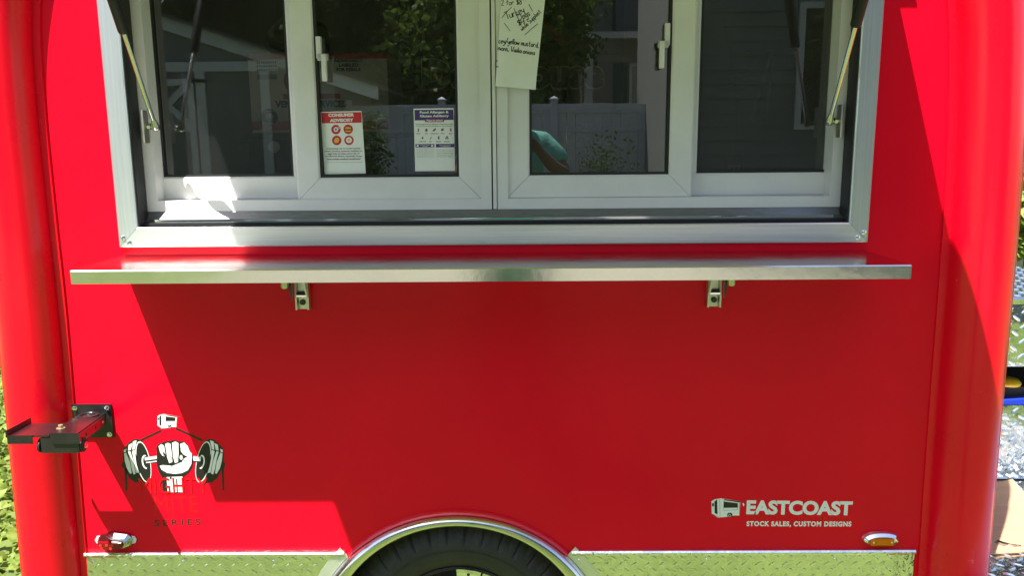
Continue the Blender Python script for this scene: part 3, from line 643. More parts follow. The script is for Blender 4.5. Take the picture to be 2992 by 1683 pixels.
# ---- black swing-out mount bolted beside the left hoop
def B(u, t, z=0): return (-1.012+u+.27*t, -t, .937+.155*t+z)
def bprism(name, uv, z0, z1, parent, material=BLACKP, sm=None):
    n = len(uv); vs = [B(u, t, z0) for u, t in uv]+[B(u, t, z1) for u, t in uv]
    return MB().add(vs, [tuple(range(n)), tuple(range(2*n-1, n-1, -1))]+[(i, (i+1) % n, n+(i+1) % n, n+i) for i in range(n)]).build(name, material, parent)
pz0, pz1, px0, px1 = .880, .968, -1.061, -.962
pl_ = MB().cbox(px0, px1, -.006, -.001, pz0, pz1, .002).build('swing_mount', BLACKP, T, 30)
for x_ in (px0+.009, px1-.009):
    for z_ in (pz0+.009, pz1-.009):
        MB().lathe([(.0068, 0), (.0068, -.002), (.0044, -.0022), (.0044, -.007), (0, -.0075)], (x_, -.0062, z_), n=6).build('bolt', CHROME, pl_)
bprism('arm', [(-.030, .0062), (.032, .0062), (.032, .250), (-.030, .250)], -.004, .006, pl_)
tray = bprism('tray', [(-.123, .105), (-.032, .105), (-.032, .250), (-.123, .250)], -.003, .001, pl_)
bprism('side_rail', [(.0325, .02), (.0365, .02), (.0365, .252), (.0325, .252)], -.018, .003, pl_)
for t_ in (.05, .12, .2): 
    c_ = B(.0368, t_, -.008); MB().lathe([(.004, 0), (.003, .0008), (0, .001)], c_, axis='x', n=10).build('rail_hole', DULL if t_ == .05 else BLACKM, pl_)
bprism('front_lip', [(-.124, .2505), (-.068, .2505), (-.068, .2535), (-.124, .2535)], -.018, .002, pl_)
bprism('front_lip', [(-.026, .2505), (.0365, .2505), (.0365, .2535), (-.026, .2535)], -.018, .002, pl_)
bprism('side_lip', [(-.1265, .095), (-.1235, .095), (-.1235, .2535), (-.1265, .2535)], -.003, .013, pl_)
MB().lathe([(.024, 0), (.024, .004), (.019, .005), (.0165, .003), (.0165, .001), (0, .001)], B(.0, .045, .0062), axis='z', n=28).build('pivot_ring', BLACKP, pl_, 40)
bprism('hinge_block', [(-.052, .212), (.032, .212), (.032, .249), (-.052, .249)], -.040, -.0045, pl_)
for u_ in (-.058, .0335): MB().tube([B(u_, .232, -.025), B(u_+.005, .232, -.025)], [.0165, .0165], 16).build('hinge_washer', BLACKM, pl_, 40)
MB().tube([B(.039, .232, -.025), B(.044, .232, -.025)], .008, 6).build('hinge_bolt', CHROME, pl_)
RUST = mat('rusty_bolt', (.35, .25, .14), .5, .5, var=.4, scale=80)
MB().lathe([(.010, 0), (.010, .002), (.0055, .002), (.0055, .009), (0, .009)], B(-.020, .200, .0062), axis='z', n=6).build('tray_bolt', RUST, pl_)

# ---- tongue deck beyond the right end
DZ = .490
dk = MB().box(1.225, 2.6, -.25, .60, DZ-.02, DZ).build('tongue_deck', TREAD, T)
tread_bars(1.225, 2.2, -.25, .60, lambda a, b, h: (a, b, DZ+h), pitch=.05, L=.034, W=.009, H=.0026).build('tread_bars', TREADBAR, dk, 60, 'stuff')
for y_ in (-.2, .5): MB().box(1.2, 3.1, y_-.04, y_+.04, DZ-.14, DZ-.021).build('tongue_beam', BLACKP, dk)

# ================================================================== things at the right end
tb = thing('tool_box', 'tread plate box on the tongue deck with a dark slot across its front', 'tool box', (1.3, .6, DZ))
XB0, XB1 = 1.30, 2.35
lw = under(tb, MB().cbox(XB0, XB1, .602, .612, DZ+.003, .7485, .002).build('lower_front', TREAD, None, 30))
br = tread_bars(XB0, XB1, DZ+.01, .744, lambda a, b, h: (a, .602-h, b), pitch=.05, L=.034, W=.009, H=.0026).build('tread_bars', TREADBAR, None, 60, 'stuff'); br.parent = lw; br.matrix_parent_inverse = Matrix.Translation(Vector((-1.3, -.6, -DZ))); br.matrix_parent_inverse = lw.matrix_world.inverted() if False else br.matrix_parent_inverse
uf = under(tb, MB().cbox(XB0, XB1, .602, .612, .879, 1.085, .003).build('upper_front', TREAD, None, 30))
b2 = tread_bars(XB0, XB1, .884, 1.08, lambda a, b, h: (a, .602-h, b), pitch=.05, L=.034, W=.009, H=.0026).build('tread_bars', TREADBAR, None, 60, 'stuff')
lidy = [(.590, 1.088), (.588, 1.104), (.600, 1.110), (.98, 1.150), (.98, 1.135), (.612, 1.096)]
ld = under(tb, MB().prism(lidy, 'x', XB0-.01, XB1+.01).build('lid', TREAD, None))
b3 = tread_bars(XB0, XB1, .605, .975, lambda a, b, h: (a, b, 1.1105+(b-.600)*.1053+h), pitch=.035, L=.026, W=.009, H=.003).build('tread_bars', TREADBAR, None, 60, 'stuff')
for b_, q_ in ((br, lw), (b2, uf), (b3, ld)): b_.parent = q_; b_.matrix_parent_inverse = Matrix.Identity(4)
for x0_, x1_ in ((XB0, XB0+.008), (XB1-.008, XB1)): under(tb, MB().box(x0_, x1_, .613, .975, DZ+.003, 1.09).build('side_plate', TREAD, None))
under(tb, MB().box(XB0+.009, XB1-.009, .965, .975, DZ+.003, 1.09).build('back_plate', BLACKM, None))
under(tb, MB().box(XB0+.009, XB1-.009, .613, .964, DZ+.003, DZ+.012).build('base_plate', BLACKM, None))
under(tb, MB().box(XB0+.009, XB1-.009, .613, .964, .93, .934).build('shelf_plate', BLACKM, None))
dk2_ = MB().box(1.225, 2.6, .601, 1.2, DZ-.02, DZ).build('deck_extension', TREAD, dk)

gen = thing('portable_generator', 'blue generator with a yellow cap inside the tread plate box', 'generator', (1.735, .76, DZ+.012))
g0 = MB(); 
prf = [(-.16, 0), (-.16, .19), (-.13, .232), (-.06, .252), (.02, .258), (.10, .250), (.16, .215), (.17, 0)]
gb = MB().prism([(a, b) for a, b in prf], 'y', -.12, .14).build('housing', BLUE, gen)
for k in range(12): MB().box(-.15+k*.026, -.143+k*.026, -.126, -.1205, .16, .235).build('vent_rib', BLUE, gb)
MB().prism([(-.085, .256), (-.075, .284), (.02, .288), (.045, .272), (.04, .256)], 'y', -.09, -.02).build('handle_mount', BLACKM, gen)
MB().lathe([(.044, 0), (.046, .008), (.038, .018), (.0, .022)], (-.03, -.06, .290), axis='z', n=32).build('fuel_cap', YCAP, gen, 50)

cb = thing('cardboard_sheet', 'flattened piece of brown printed cardboard lying on the tongue deck', 'cardboard', (1.5, .3, DZ))
Q = [(1.12, .075), (1.44, .112), (1.62, .14), (1.78, .33), (1.667, .488), (1.683, .575), (1.64, .560), (1.578, .535), (1.30, .52), (1.24, .3)]
vs = []
for dz in (.0035, .0075): vs += [(a, b, DZ+dz+max(0, (b-.45))*.06) for a, b in Q]
nq = len(Q); under(cb, MB().add(vs, [tuple(range(nq)), tuple(range(2*nq-1, nq-1, -1))]+[(i, (i+1) % nq, nq+(i+1) % nq, nq+i) for i in range(nq)]).build('sheet', CARD, None))
def deck_text(body, x, y, size, rot):
    V, F = text_mesh(body, size, .01); c, s = math.cos(rot), math.sin(rot)
    return [(x+a*c-b*s, y+a*s+b*c, DZ+.0079+max(0, (y-.45))*.062) for a, b, _ in V], F
pm = MB()
for t_, x_, y_, s_, r_ in (('ABLE', 1.43, .150, .013, .6), ('ECT', 1.40, .150, .013, .6), ('WAVE CRAFT', 1.50, .235, .026, 1.15), ('CORRUGATED', 1.46, .245, .012, 1.0)): pm.add(*deck_text(t_, x_, y_, s_, r_))
for k in range(3): pm.add([(1.50+k*.016+a*.6, .415+b*.6, DZ+.0079) for a, b in ((0, 0), (.012, .004), (.010, .022), (-.002, .018))], [(0, 1, 2, 3)])
under(cb, pm.build('print', mat('brown_print', (.15, .105, .07), .8), None, fix=False))

# ================================================================== notices on the glass
fP = lambda u, v: (.000163157*u-5.3804e-06*v-.448160, -1.27385e-06*u-.000160302*v+1.722465)
YP = .0738
def notice(name, label, c4, rows):
    e = thing(name, label, 'notice', (fP(*c4[3])[0], YP, fP(*c4[3])[1]))
    q = [fP(*p) for p in c4]
    s = MB().add([(a, YP-d, b) for d in (0, .0006) for a, b in q], [(0, 1, 2, 3), (7, 6, 5, 4), (0, 4, 5, 1), (1, 5, 6, 2), (2, 6, 7, 3), (3, 7, 4, 0)]).build('sheet', PAPER, None)
    under(e, s); return e
ya = YP-.0008
def area(e, name, polys, material, y=ya): return decal(name, polys, fP, y, material, e)
def line(mb, body, u0, u1, v0, v1, bold=.02, sp=1., tilt=0., y=ya-.0003):
    a = fP(u0, v1); b = fP(u1, v0); return text_fit(mb, body, a[0], b[0], a[1], b[1], y, bold, sp, tilt=tilt)
e = notice('advisory_notice', 'white notice with red heading and four round food pictures, stuck on the glass', [(190, 238), (808, 222), (864, 1168), (240, 1180)], None)
area(e, 'heading_band', [[(200, 250), (804, 238), (810, 398), (210, 408)]], PRED)
mb = MB(); line(mb, 'CONSUMER', 310, 694, 258, 312, .05, tilt=.01); line(mb, 'ADVISORY', 332, 684, 336, 390, .05, tilt=.01); under(e, mb.build('heading', PAPER, None, fix=False))
cir = [(420, 500), (605, 497), (430, 664), (615, 662)]
for c in cir: area(e, 'food_disc', [ell(c[0], c[1], 71, 72, n=32)], PRED)
area(e, 'food_picture', [ell(420, 500, 34, 36, n=14), ell(615, 660, 45, 44, n=18), bar((440, 480), (488, 438), 7), bar((450, 500), (492, 460), 7)], PAPER, ya-.0003)
area(e, 'food_picture', [[(560, 492), (566, 470), (600, 460), (640, 470), (648, 492)], [(560, 515), (650, 515), (646, 534), (566, 534)], ell(430, 664, 36, 44, rot=35, n=16), ell(612, 660, 18, 19, n=14)], YEL, ya-.0006)
area(e, 'food_picture', [[(558, 495), (650, 495), (650, 513), (558, 513)], ell(420, 498, 14, 17, n=12)], mat('food_dark', (.10, .09, .03), .6), ya-.0009)
mb = MB()
for k, s in enumerate(('Consuming raw or undercooked', 'meats, poultry, seafood, shellfish or', 'eggs may increase your risk of', 'foodborne illness, especially if you', 'have certain medical conditions*')):
    w = (505, 560, 482, 548, 512)[k]; c = 528+k*2; line(mb, s, c-w/2, c+w/2, 772+k*39, 806+k*39, .012)
line(mb, '*Please refer to the menu for any items that may be served raw or undercooked', 278, 816, 986, 1003, .0); under(e, mb.build('print', INK, None, fix=False))
e = notice('allergen_notice', 'white notice with purple heading and small purple food symbols, stuck on the glass', [(1585, 188), (2186, 180), (2218, 1128), (1614, 1132)], None)
area(e, 'heading_band', [[(1600, 207), (2178, 202), (2186, 356), (1604, 364)]], PPUR)
area(e, 'heading_tab', [[(1765, 340), (2040, 338), (2050, 362), (2040, 388), (1765, 390), (1752, 365)]], PMAG, ya-.0003)
mb = MB(); line(mb, 'Food Allergen &', 1680, 2112, 222, 272, .04, tilt=.005); line(mb, 'Gluten Advisory', 1682, 2114, 278, 328, .04, tilt=.005); line(mb, 'Please be advised', 1786, 2020, 350, 380, .03, y=ya-.0006); under(e, mb.build('heading', PAPER, None, fix=False))
mb = MB(); line(mb, 'Food prepared in our kitchens or fryers may contain', 1620, 2182, 410, 436); line(mb, 'or come into contact with gluten or these allergens*', 1622, 2182, 440, 462)
for s, c in zip(('WHEAT', 'EGG', 'SHELLFISH', 'FISH', 'MILK'), (1660, 1782, 1903, 2024, 2146)): line(mb, s, c-12*len(s)*.55, c+12*len(s)*.55, 554, 570, .02)
for s, c in zip(('TREE NUT', 'SOY', 'PEANUT', 'SESAME'), (1726, 1846, 1968, 2090)): line(mb, s, c-12*len(s)*.55, c+12*len(s)*.55, 675, 691, .02)
for k, s in enumerate(('If you or someone in your party', 'has a food allergy - especially to', 'sesame or shellfish - please', 'contact a foodservice manager', 'or chef on-site for assistance.')): line(mb, s, 1940, 2192, 800+k*25, 816+k*25, .0)
for k in range(8): line(mb, ('This is major allergies caused by', 'milk, eggs, fish, wheat, peanuts and')[k % 2], 1630+4*(k % 3), 1892-6*(k % 2), 782+k*18.5, 793+k*18.5, .0)
under(e, mb.build('print', INK, None, fix=False))
sy = [[(1650, 485), (1668, 485), (1668, 534), (1650, 534)], ell(1780, 510, 19, 24, n=14), [(1872, 526), (1884, 500), (1920, 478), (1924, 500), (1906, 522), (1884, 528)], [(1998, 520), (2004, 488), (2042, 482), (2036, 522)], [(2134, 526), (2134, 496), (2141, 478), (2150, 478), (2157, 496), (2157, 526)],
      [(1724, 598), (1740, 630), (1724, 648), (1706, 632)], [(1852, 602), (1858, 626), (1838, 652), (1832, 640), (1846, 626)], ell(1966, 613, 13, 14, n=12), ell(1966, 634, 14, 14, n=12), ell(2092, 610, 17, 11, n=10), ell(2076, 634, 12, 14, n=10), ell(2104, 634, 10, 16, n=10)]
for q in sy: area(e, 'food_symbol', [q], PMAG)
area(e, 'panel_heading', [[(1616, 720), (1900, 717), (1903, 768), (1618, 770)]], PPUR); area(e, 'panel_heading', [[(1924, 717), (2202, 715), (2203, 767), (1926, 770)]], PPUR)
mb = MB(); line(mb, 'Important Notice', 1685, 1834, 727, 742, .02); line(mb, 'from FDA', 1720, 1800, 748, 762, .02); line(mb, 'Have a food allergy', 1978, 2150, 727, 742, .02); line(mb, 'or intolerance?', 1998, 2132, 746, 761, .02)
under(e, mb.build('panel_lettering', PAPER, None, fix=False)); area(e, 'panel_symbol', [ell(1650, 745, 17, 17, n=14)], PAPER, ya-.0003); area(e, 'panel_symbol', [ell(1868, 744, 17, 17, n=14)], PAPER, ya-.0003)

# ---- hand-lettered paper strip
fH = lambda u, v: (.000156803*u-8.5123e-07*v-.026447, -1.34688e-06*u-.000151279*v+1.936917)
def Hs(u, v, lift=0.):
    x, z = fH(u, v); k = max(0, (600-u)/350); y = .043+.0085*k*k-.010*max(0, (v/1400))**2+.003*math.sin(u*.008+v*.002)
    return (x, y-lift, z)
mb = MB(); nu, nv = 16, 30; vs = []
for d in (0, .0004):
    for j in range(nv+1):
        v = -1500+(1300+1500)*j/nv
        for i in range(nu+1):
            l = 332-.068*v if v > 0 else 332-.02*v; r = 992-.105*v if v > 0 else 992-.05*v
            u = l+(r-l)*i/nu; vs.append(Hs(u, v+(60*i/nu if j == nv else 0), -d))
w_ = nu+1; k0 = w_*(nv+1)
for j in range(nv):
    for i in range(nu):
        a = j*w_+i; mb.f += [(a, a+1, a+1+w_, a+w_), (k0+a, k0+a+w_, k0+a+1+w_, k0+a+1)]
mb.v = vs
hp = thing('paper_menu', 'long white paper strip with handwritten prices hanging on the centre post', 'menu', (fH(600, 1300)[0], .04, fH(600, 1300)[1]))
under(hp, mb.build('strip', PAPER, None, 'all', fix=False))
GL = {'T': [[(0, .95), (.9, 1)], [(.45, 1), (.4, 0)]], 'u': [[(0, .5), (.05, .1), (.25, 0), (.45, .15), (.5, .5)], [(.5, .5), (.52, 0)]], 'r': [[(.05, .5), (.05, 0)], [(.05, .3), (.25, .5), (.42, .45)]],
 'k': [[(.05, 1), (.05, 0)], [(.4, .5), (.05, .22), (.45, 0)]], 'e': [[(.05, .28), (.42, .32), (.38, .48), (.2, .5), (.04, .28), (.12, .03), (.45, .06)]], 'y': [[(0, .5), (.08, .2), (.3, .15), (.45, .5)], [(.45, .5), (.4, -.2), (.2, -.4), (0, -.3)]],
 'D': [[(.05, 1), (.05, 0)], [(-.1, .95), (.4, .95), (.75, .6), (.55, .1), (0, 0)]], 'o': [[(.25, .5), (.04, .3), (.12, .02), (.38, .04), (.46, .3), (.25, .5)]], 'g': [[(.45, .45), (.2, .5), (.04, .25), (.2, .02), (.45, .3)], [(.47, .5), (.42, -.25), (.2, -.42), (.02, -.3)]],
 's': [[(.4, .5), (.1, .48), (.1, .3), (.38, .2), (.32, .02), (.02, .03)]], '$': [[(.5, .85), (.15, .85), (.08, .6), (.5, .4), (.45, .1), (.05, .1)], [(.3, 1), (.26, -.05)], [(.38, 1), (.34, -.05)]], '4': [[(.1, .95), (.05, .45), (.55, .5)], [(.48, 1), (.42, 0)]],
 'w': [[(0, .5), (.1, .03), (.28, .4), (.42, .03), (.6, .5)]], 'h': [[(.05, 1), (.05, 0)], [(.05, .3), (.25, .5), (.4, .35), (.42, 0)]], 'i': [[(.1, .5), (.1, 0)], [(.1, .7), (.12, .74)]], 'l': [[(.1, 1), (.08, 0)]], 'S': [[(.6, .85), (.3, 1), (.05, .8), (.2, .55), (.55, .4), (.5, .08), (.05, .05)]],
 'p': [[(.05, .5), (.02, -.4)], [(.05, .4), (.3, .52), (.45, .25), (.25, 0), (.05, .08)]], 'a': [[(.42, .45), (.2, .5), (.04, .25), (.18, .02), (.42, .25), (.44, .5), (.46, 0)]], 't': [[(.2, .9), (.2, .05), (.35, 0)], [(0, .55), (.4, .58)]], '2': [[(.05, .8), (.25, 1), (.5, .8), (.1, .05), (.6, .05)]],
 'f': [[(.5, .9), (.35, 1), (.22, .8), (.2, 0)], [(.0, .5), (.5, .55)]], '8': [[(.5, .9), (.2, 1), (.1, .75), (.5, .35), (.35, .0), (.08, .15), (.3, .5), (.55, .85)]], '/': [[(0, -.1), (.5, 1.1)]], 'c': [[(.42, .42), (.2, .5), (.04, .25), (.2, 0), (.45, .08)]],
 'm': [[(.03, .5), (.03, 0)], [(.03, .4), (.2, .5), (.28, .3), (.28, 0)], [(.28, .4), (.46, .5), (.55, .3), (.56, 0)]], 'd': [[(.42, .45), (.2, .5), (.04, .25), (.18, .02), (.42, .25)], [(.46, 1), (.46, 0)]], ',': [[(.1, .08), (.02, -.18)]], 'n': [[(.04, .5), (.04, 0)], [(.04, .35), (.25, .5), (.4, .35), (.42, 0)]], 'V': [[(0, 1), (.3, 0), (.7, 1)]], ' ': []}
ADV = {'m': .68, 'w': .7, 'T': .75, 'D': .85, 'V': .75, 'i': .28, 'l': .26, ',': .3, ' ': .35, 'S': .7, '2': .7, '8': .7, '/': .5}
def hand(mb, body, a, b, h, wd=9):
    """one line of handwriting from baseline point a to b (paper units), letter height h"""
    L = math.hypot(b[0]-a[0], b[1]-a[1]); c, s = (b[0]-a[0])/L, (b[1]-a[1])/L
    tot = sum(ADV.get(q, .56) for q in body); k = L/tot; pen = 0
    for chx in body:
        jz = random.uniform(-.04, .04)
        for st in GL[chx]:
            p = spline(st, 4) if len(st) > 2 else [Vector((*q, 0)) for q in st]
            stroke(mb, [(a[0]+c*(pen+q.x)*k+s*(q.y+jz)*h, a[1]+s*(pen+q.x)*k-c*(q.y+jz)*h) for q in p], wd)
        pen += ADV.get(chx, .56)
def stroke(mb, pp, wd):
    n = len(pp); vs = []
    for i, (a, b) in enumerate(pp):
        a0, b0 = pp[max(0, i-1)]; a1, b1 = pp[min(n-1, i+1)]; d = math.hypot(a1-a0, b1-b0)+1e-6; nx, ny = -(b1-b0)/d*wd/2, (a1-a0)/d*wd/2
        vs += [Hs(a+nx, b+ny, .0006), Hs(a-nx, b-ny, .0006)]
    mb.add(vs, [(2*i, 2*i+1, 2*i+3, 2*i+2) for i in range(n-1)])
mb = MB()
hand(mb, '2 for $8', (335, 76), (655, 66), 84, 9)
hand(mb, 'Turkey', (410, 292), (700, 186), 120, 11); hand(mb, 'Dogs', (600, 306), (785, 224), 96, 10); hand(mb, '$4', (592, 388), (700, 350), 84, 11); hand(mb, 'while Supplast', (655, 466), (945, 172), 72, 9)
for a, b in (((345, 262), (494, 104)), ((748, 60), (810, 166)), ((380, 340), (472, 465)), ((688, 524), (888, 350))): stroke(mb, [a, ((a[0]+b[0])/2-4, (a[1]+b[1])/2-4), b], 9)
hand(mb, 'cey/yellow mustard,', (292, 640), (905, 712), 84, 11); hand(mb, 'nions, Vadia onions', (284, 748), (850, 828), 80, 11); hand(mb, 'r', (262, 934), (290, 934), 55, 9); hand(mb, 'n', (258, 1022), (296, 1022), 55, 9)
under(hp, mb.build('handwriting', INK, None, fix=False))

# ================================================================== goods inside
def fB(u, v): return (.000384799*u-2.538e-05*v-1.023697, -3.1575e-06*u-.00037365*v+2.032374)
bx = thing('supply_carton', 'white carton with red bands and blue lettering behind the left window', 'carton', (-.54, .55, 1.642))
under(bx, MB().box(-.742, -.326, .55, .85, 1.642, 1.874).build('carton', mat('carton_white', (.80, .80, .78), .7), None))
CR = mat('carton_red', (.50, .02, .04), .6); CN = mat('carton_navy', (.02, .03, .09), .6)
def crect(name, x0, x1, z0, z1, material, y=.5492): under(bx, MB().poly([(x0, y, z0), (x1, y, z0), (x1, y, z1), (x0, y, z1)]).build(name, material, None, fix=False))
crect('red_band', -.742, -.326, 1.858, 1.874, CR); crect('red_band', -.742, -.326, 1.651, 1.676, CR); crect('red_bar', -.642, -.470, 1.742, 1.757, CR); crect('red_bar', -.612, -.56, 1.690, 1.712, CR)
def cell(name, c, r, material, y=.5488): under(bx, MB().lathe([(r, 0), (0, -.0001)], (c[0], y, c[1]), n=36).build(name, material, None))
cell('red_disc', (-.592, 1.795), .046, CR); cell('seal_disc', (-.687, 1.689), .0255, CN, .5485); cell('seal_centre', (-.687, 1.690), .0135, mat('carton_tan', (.45, .30, .25), .7), .548)
mb = MB(); text_fit(mb, 'VENDOR SERVICES', -.668, -.452, 1.7165, 1.7375, .5485, .05); text_fit(mb, 'INDIVIDUALLY', -.484, -.398, 1.848, 1.858-.001, .5485, .04); text_fit(mb, 'LABELED', -.470, -.412, 1.835, 1.845, .5485, .04); text_fit(mb, 'FOR RESALE', -.478, -.405, 1.822, 1.832, .5485, .04)
for k in range(22): x_ = -.716+k*.0027; mb.poly([(x_, .5485, 1.800), (x_+.0008+.001*random.random(), .5485, 1.800), (x_+.0014, .5485, 1.815), (x_, .5485, 1.815)])
for r_ in range(3):
    for k in range(9):
        x_ = -.716+k*.0068; mb.poly([(x_, .5485, 1.824+r_*.011), (x_+.003+.003*random.random(), .5485, 1.824+r_*.011), (x_+.005, .5485, 1.831+r_*.011), (x_, .5485, 1.831+r_*.011)])
under(bx, mb.build('print', CN, None, fix=False))
mb = MB(); text_fit(mb, 'COMPARE', -.703, -.671, 1.7045, 1.709, .5479, .02); text_fit(mb, '& SAVE', -.700, -.674, 1.668, 1.673, .5479, .02); text_fit(mb, '$', -.693, -.681, 1.681, 1.699, .5475, .04); under(bx, mb.build('seal_lettering', PAPER, None, fix=False))
ct = thing('storage_tub', 'black plastic tub under the white carton behind the left window', 'tub', (-.54, .55, 1.335))
under(ct, MB().prism([(-.73, 1.336), (-.31, 1.336), (-.29, 1.63), (-.75, 1.63)], 'y', .52, .86).build('tub', BLACKM, None))
under(ct, MB().cbox(-.76, -.28, .50, .88, 1.622, 1.6415, .006).build('lid', BLACKM, None, 30))
under(ct, MB().lathe([(.018, 0), (.016, -.002), (0, -.002)], (-.67, .519, 1.60), n=20).build('sticker', PAPER, None))
bg_ = thing('black_bag', 'rounded black bag sitting on top of the white carton', 'bag', (-.61, .64, 1.874))
bm = bmesh.new(); bmesh.ops.create_icosphere(bm, subdivisions=3, radius=1)
for v in bm.verts:
    c = v.co; k = 1+.08*math.sin(5*c.x+3*c.y)*math.cos(4*c.z); c.x *= .10*k; c.y *= .085*k; c.z = max(-.6, c.z)*.078*k+.046
me = bpy.data.meshes.new('bag'); bm.to_mesh(me); bm.free(); o = link('bag', me, BLACKM, bg_, 'all')
pk = thing('price_carton', 'small red and yellow carton with a white number tag behind the right window', 'carton', (.66, .35, 1.49))
under(pk, MB().box(.642, .694, .352, .44, 1.336, 1.560).build('carton', mat('small_red_carton', (.42, .03, .03), .6), None))
under(pk, MB().box(.600, .641, .352, .44, 1.336, 1.556).build('carton_side', mat('small_teal_carton', (.10, .16, .10), .6), None))
under(pk, MB().poly([(.650, .3515, 1.515), (.689, .3515, 1.515), (.689, .3515, 1.541), (.650, .3515, 1.541)]).build('tag', PAPER, None, fix=False))
mb = MB(); text_fit(mb, '11', .660, .676, 1.519, 1.535, .3510, .01); text_fit(mb, 'Charge by', .652, .688, 1.546, 1.553, .3512, .01); under(pk, mb.build('print', INK, None, fix=False))
sg = thing('logo_board', 'dark board with outlined black lettering on the far inner wall', 'sign', (.04, 1.5, 1.7))
under(sg, MB().box(-.42, .50, 1.5, 1.515, 1.74, 2.22).build('board', mat('board_grey', (.03, .03, .032), .5), None))
for b_, mm, yy in ((.09, mat('sign_outline', (.75, .75, .75), .5), 1.4985), (.045, BLACKV, 1.4975)):
    mb = MB(); text_fit(mb, 'Dog House', -.325-b_*.1, .415+b_*.1, 1.80-b_*.1, 1.945+b_*.1, yy, b_, 1.02); text_fit(mb, 'The', -.18-b_*.05, -.09+b_*.05, 1.955-b_*.05, 2.0+b_*.05, yy, b_); under(sg, mb.build('lettering', mm, None, fix=False))
under(sg, MB().prism([(-.02, 2.01), (.135, 2.14), (.29, 2.01), (.25, 1.995), (.135, 2.10), (.02, 1.995)], 'y', 1.488, 1.4995).build('red_roof', mat('sign_red', (.30, .02, .02), .6), None))
tg = thing('serving_tongs', 'steel tongs hanging behind the screened right window', 'tongs', (.80, .45, 1.62))
for q in (-.012, .012): under(tg, MB().tube([(.79+q*.2, .45, 1.86), (.775+q, .45, 1.76), (.755+q*1.4, .45, 1.66)], [.003, .005, .007], 8).build('tong_arm', DULL, None, 50))
under(tg, MB().box(.70, .86, .448, .452, 1.858, 1.866).build('hook_rail', BLACKM, None))

# ================================================================== what the glass mirrors: yard behind the photographer
# vinyl fence
FY = -12.4
fe = thing('vinyl_fence', 'long white vinyl privacy fence across the yard, mirrored in the centre panes', 'fence', (0, FY, gz(0, FY)))
fz0 = gz(0, FY)
for (xa, xb) in ((-2.9, -1.26), (-1.26, .70), (.70, 2.40), (2.4, 4.2), (4.2, 6.0)):
    for z0_, z1_, y_ in ((2.13, 2.29, -.03), (1.80, 1.88, -.03), (fz0+.1, fz0+.25, -.03)): under(fe, MB().cbox(xa+.06, xb-.06, FY-.02, FY+.03, z0_, z1_, .008).build('rail', FENCE, None, 30))
    nb = int((xb-xa-.12)/.15); 
    for k in range(nb):
        w = (xb-xa-.12)/nb; under(fe, MB().box(xa+.06+k*w+.004, xa+.06+(k+1)*w-.004, FY-.012, FY+.012, fz0+.25, 2.13).build('board', FENCE, None))
for xp in (-2.9, -1.26, .70, 2.40, 4.2, 6.0):
    under(fe, MB().cbox(xp-.065, xp+.065, FY-.065, FY+.065, fz0, 2.36, .006).build('post', FENCE, None, 30))
    under(fe, MB().cbox(xp-.085, xp+.085, FY-.085, FY+.085, 2.36, 2.385, .006).add(*((lambda s: ([(xp-s, FY-s, 2.385), (xp+s, FY-s, 2.385), (xp+s, FY+s, 2.385), (xp-s, FY+s, 2.385), (xp, FY, 2.43)], [(0, 1, 4), (1, 2, 4), (2, 3, 4), (3, 0, 4)]))(.075))).build('post_cap', FENCE, None, 30))
# shed with X-braced barn door
SY = -12.0
sd_ = thing('garden_shed', 'grey gabled shed with white trim and X braced barn doors, mirrored in the left pane', 'shed', (-6, SY, gz(-6, SY)))
sz0 = gz(-6, SY)
under(sd_, MB().prism([(-8.9, sz0), (-3.05, sz0), (-3.05, 2.65), (-6, 3.62), (-8.9, 2.70)], 'y', SY-3.5, SY).build('wall', SIDING, None))
for (a, b, c, d) in ((-6, 3.80, -2.3, 2.58), (-6, 3.80, -9.5, 2.66)):
    under(sd_, MB().prism([(a, b), (c, d), (c, d-.22), (a, b-.22)], 'y', SY+.02, SY+.07).build('gable_trim', TRIMW, None))
    under(sd_, MB().prism([(a, b+.05), (c, d+.05), (c, d+.002), (a, b+.002)], 'y', SY-3.6, SY+.15).build('roof', SHINGLE, None))
under(sd_, MB().box(-6.5, -4.0, SY+.001, SY+.05, 2.86, 3.02).build('head_trim', TRIMW, None))
for xq in (-5.35, -4.25): under(sd_, MB().box(xq-.07, xq+.09, SY+.001, SY+.05, sz0, 2.86).build('door_post', TRIMW, None))
dr = under(sd_, MB().box(-7.0, -5.44, SY+.001, SY+.02, sz0+.05, 2.84).build('door', SIDING, None))
x0_, x1_, z0_, z1_ = -6.4, -5.46, 1.86, 2.74
for P_ in ([(x0_, z0_), (x1_, z0_), (x1_, z0_+.11), (x0_, z0_+.11)], [(x0_, z1_-.11), (x1_, z1_-.11), (x1_, z1_), (x0_, z1_)], [(x0_, z0_+.11), (x0_+.11, z0_+.11), (x0_+.11, z1_-.11), (x0_, z1_-.11)], [(x1_-.11, z0_+.11), (x1_, z0_+.11), (x1_, z1_-.11), (x1_-.11, z1_-.11)],
           [(x0_, z0_-1.4), (x0_+.11, z0_-1.4), (x0_+.11, z0_), (x0_, z0_)], [(x1_-.11, z0_-1.4), (x1_, z0_-1.4), (x1_, z0_), (x1_-.11, z0_)]):
    b_ = MB().prism(P_, 'y', SY+.021, SY+.045).build('door_board', TRIMW, None); b_.parent = dr
for P_ in (bar((x0_+.1, z0_+.1), (x1_-.1, z1_-.1), .11), bar((x0_+.1, z1_-.1), (x1_-.1, z0_+.1), .11)):
    b_ = MB().prism(P_, 'y', SY+.0465 if P_[0][1] < P_[1][1] else SY+.0212, SY+.066 if P_[0][1] < P_[1][1] else SY+.046).build('brace', TRIMW, None); b_.parent = dr
under(sd_, MB().box(-5.55, -5.2, SY+.067, SY+.075, 2.68, 2.73).build('hinge', BLACKM, None))
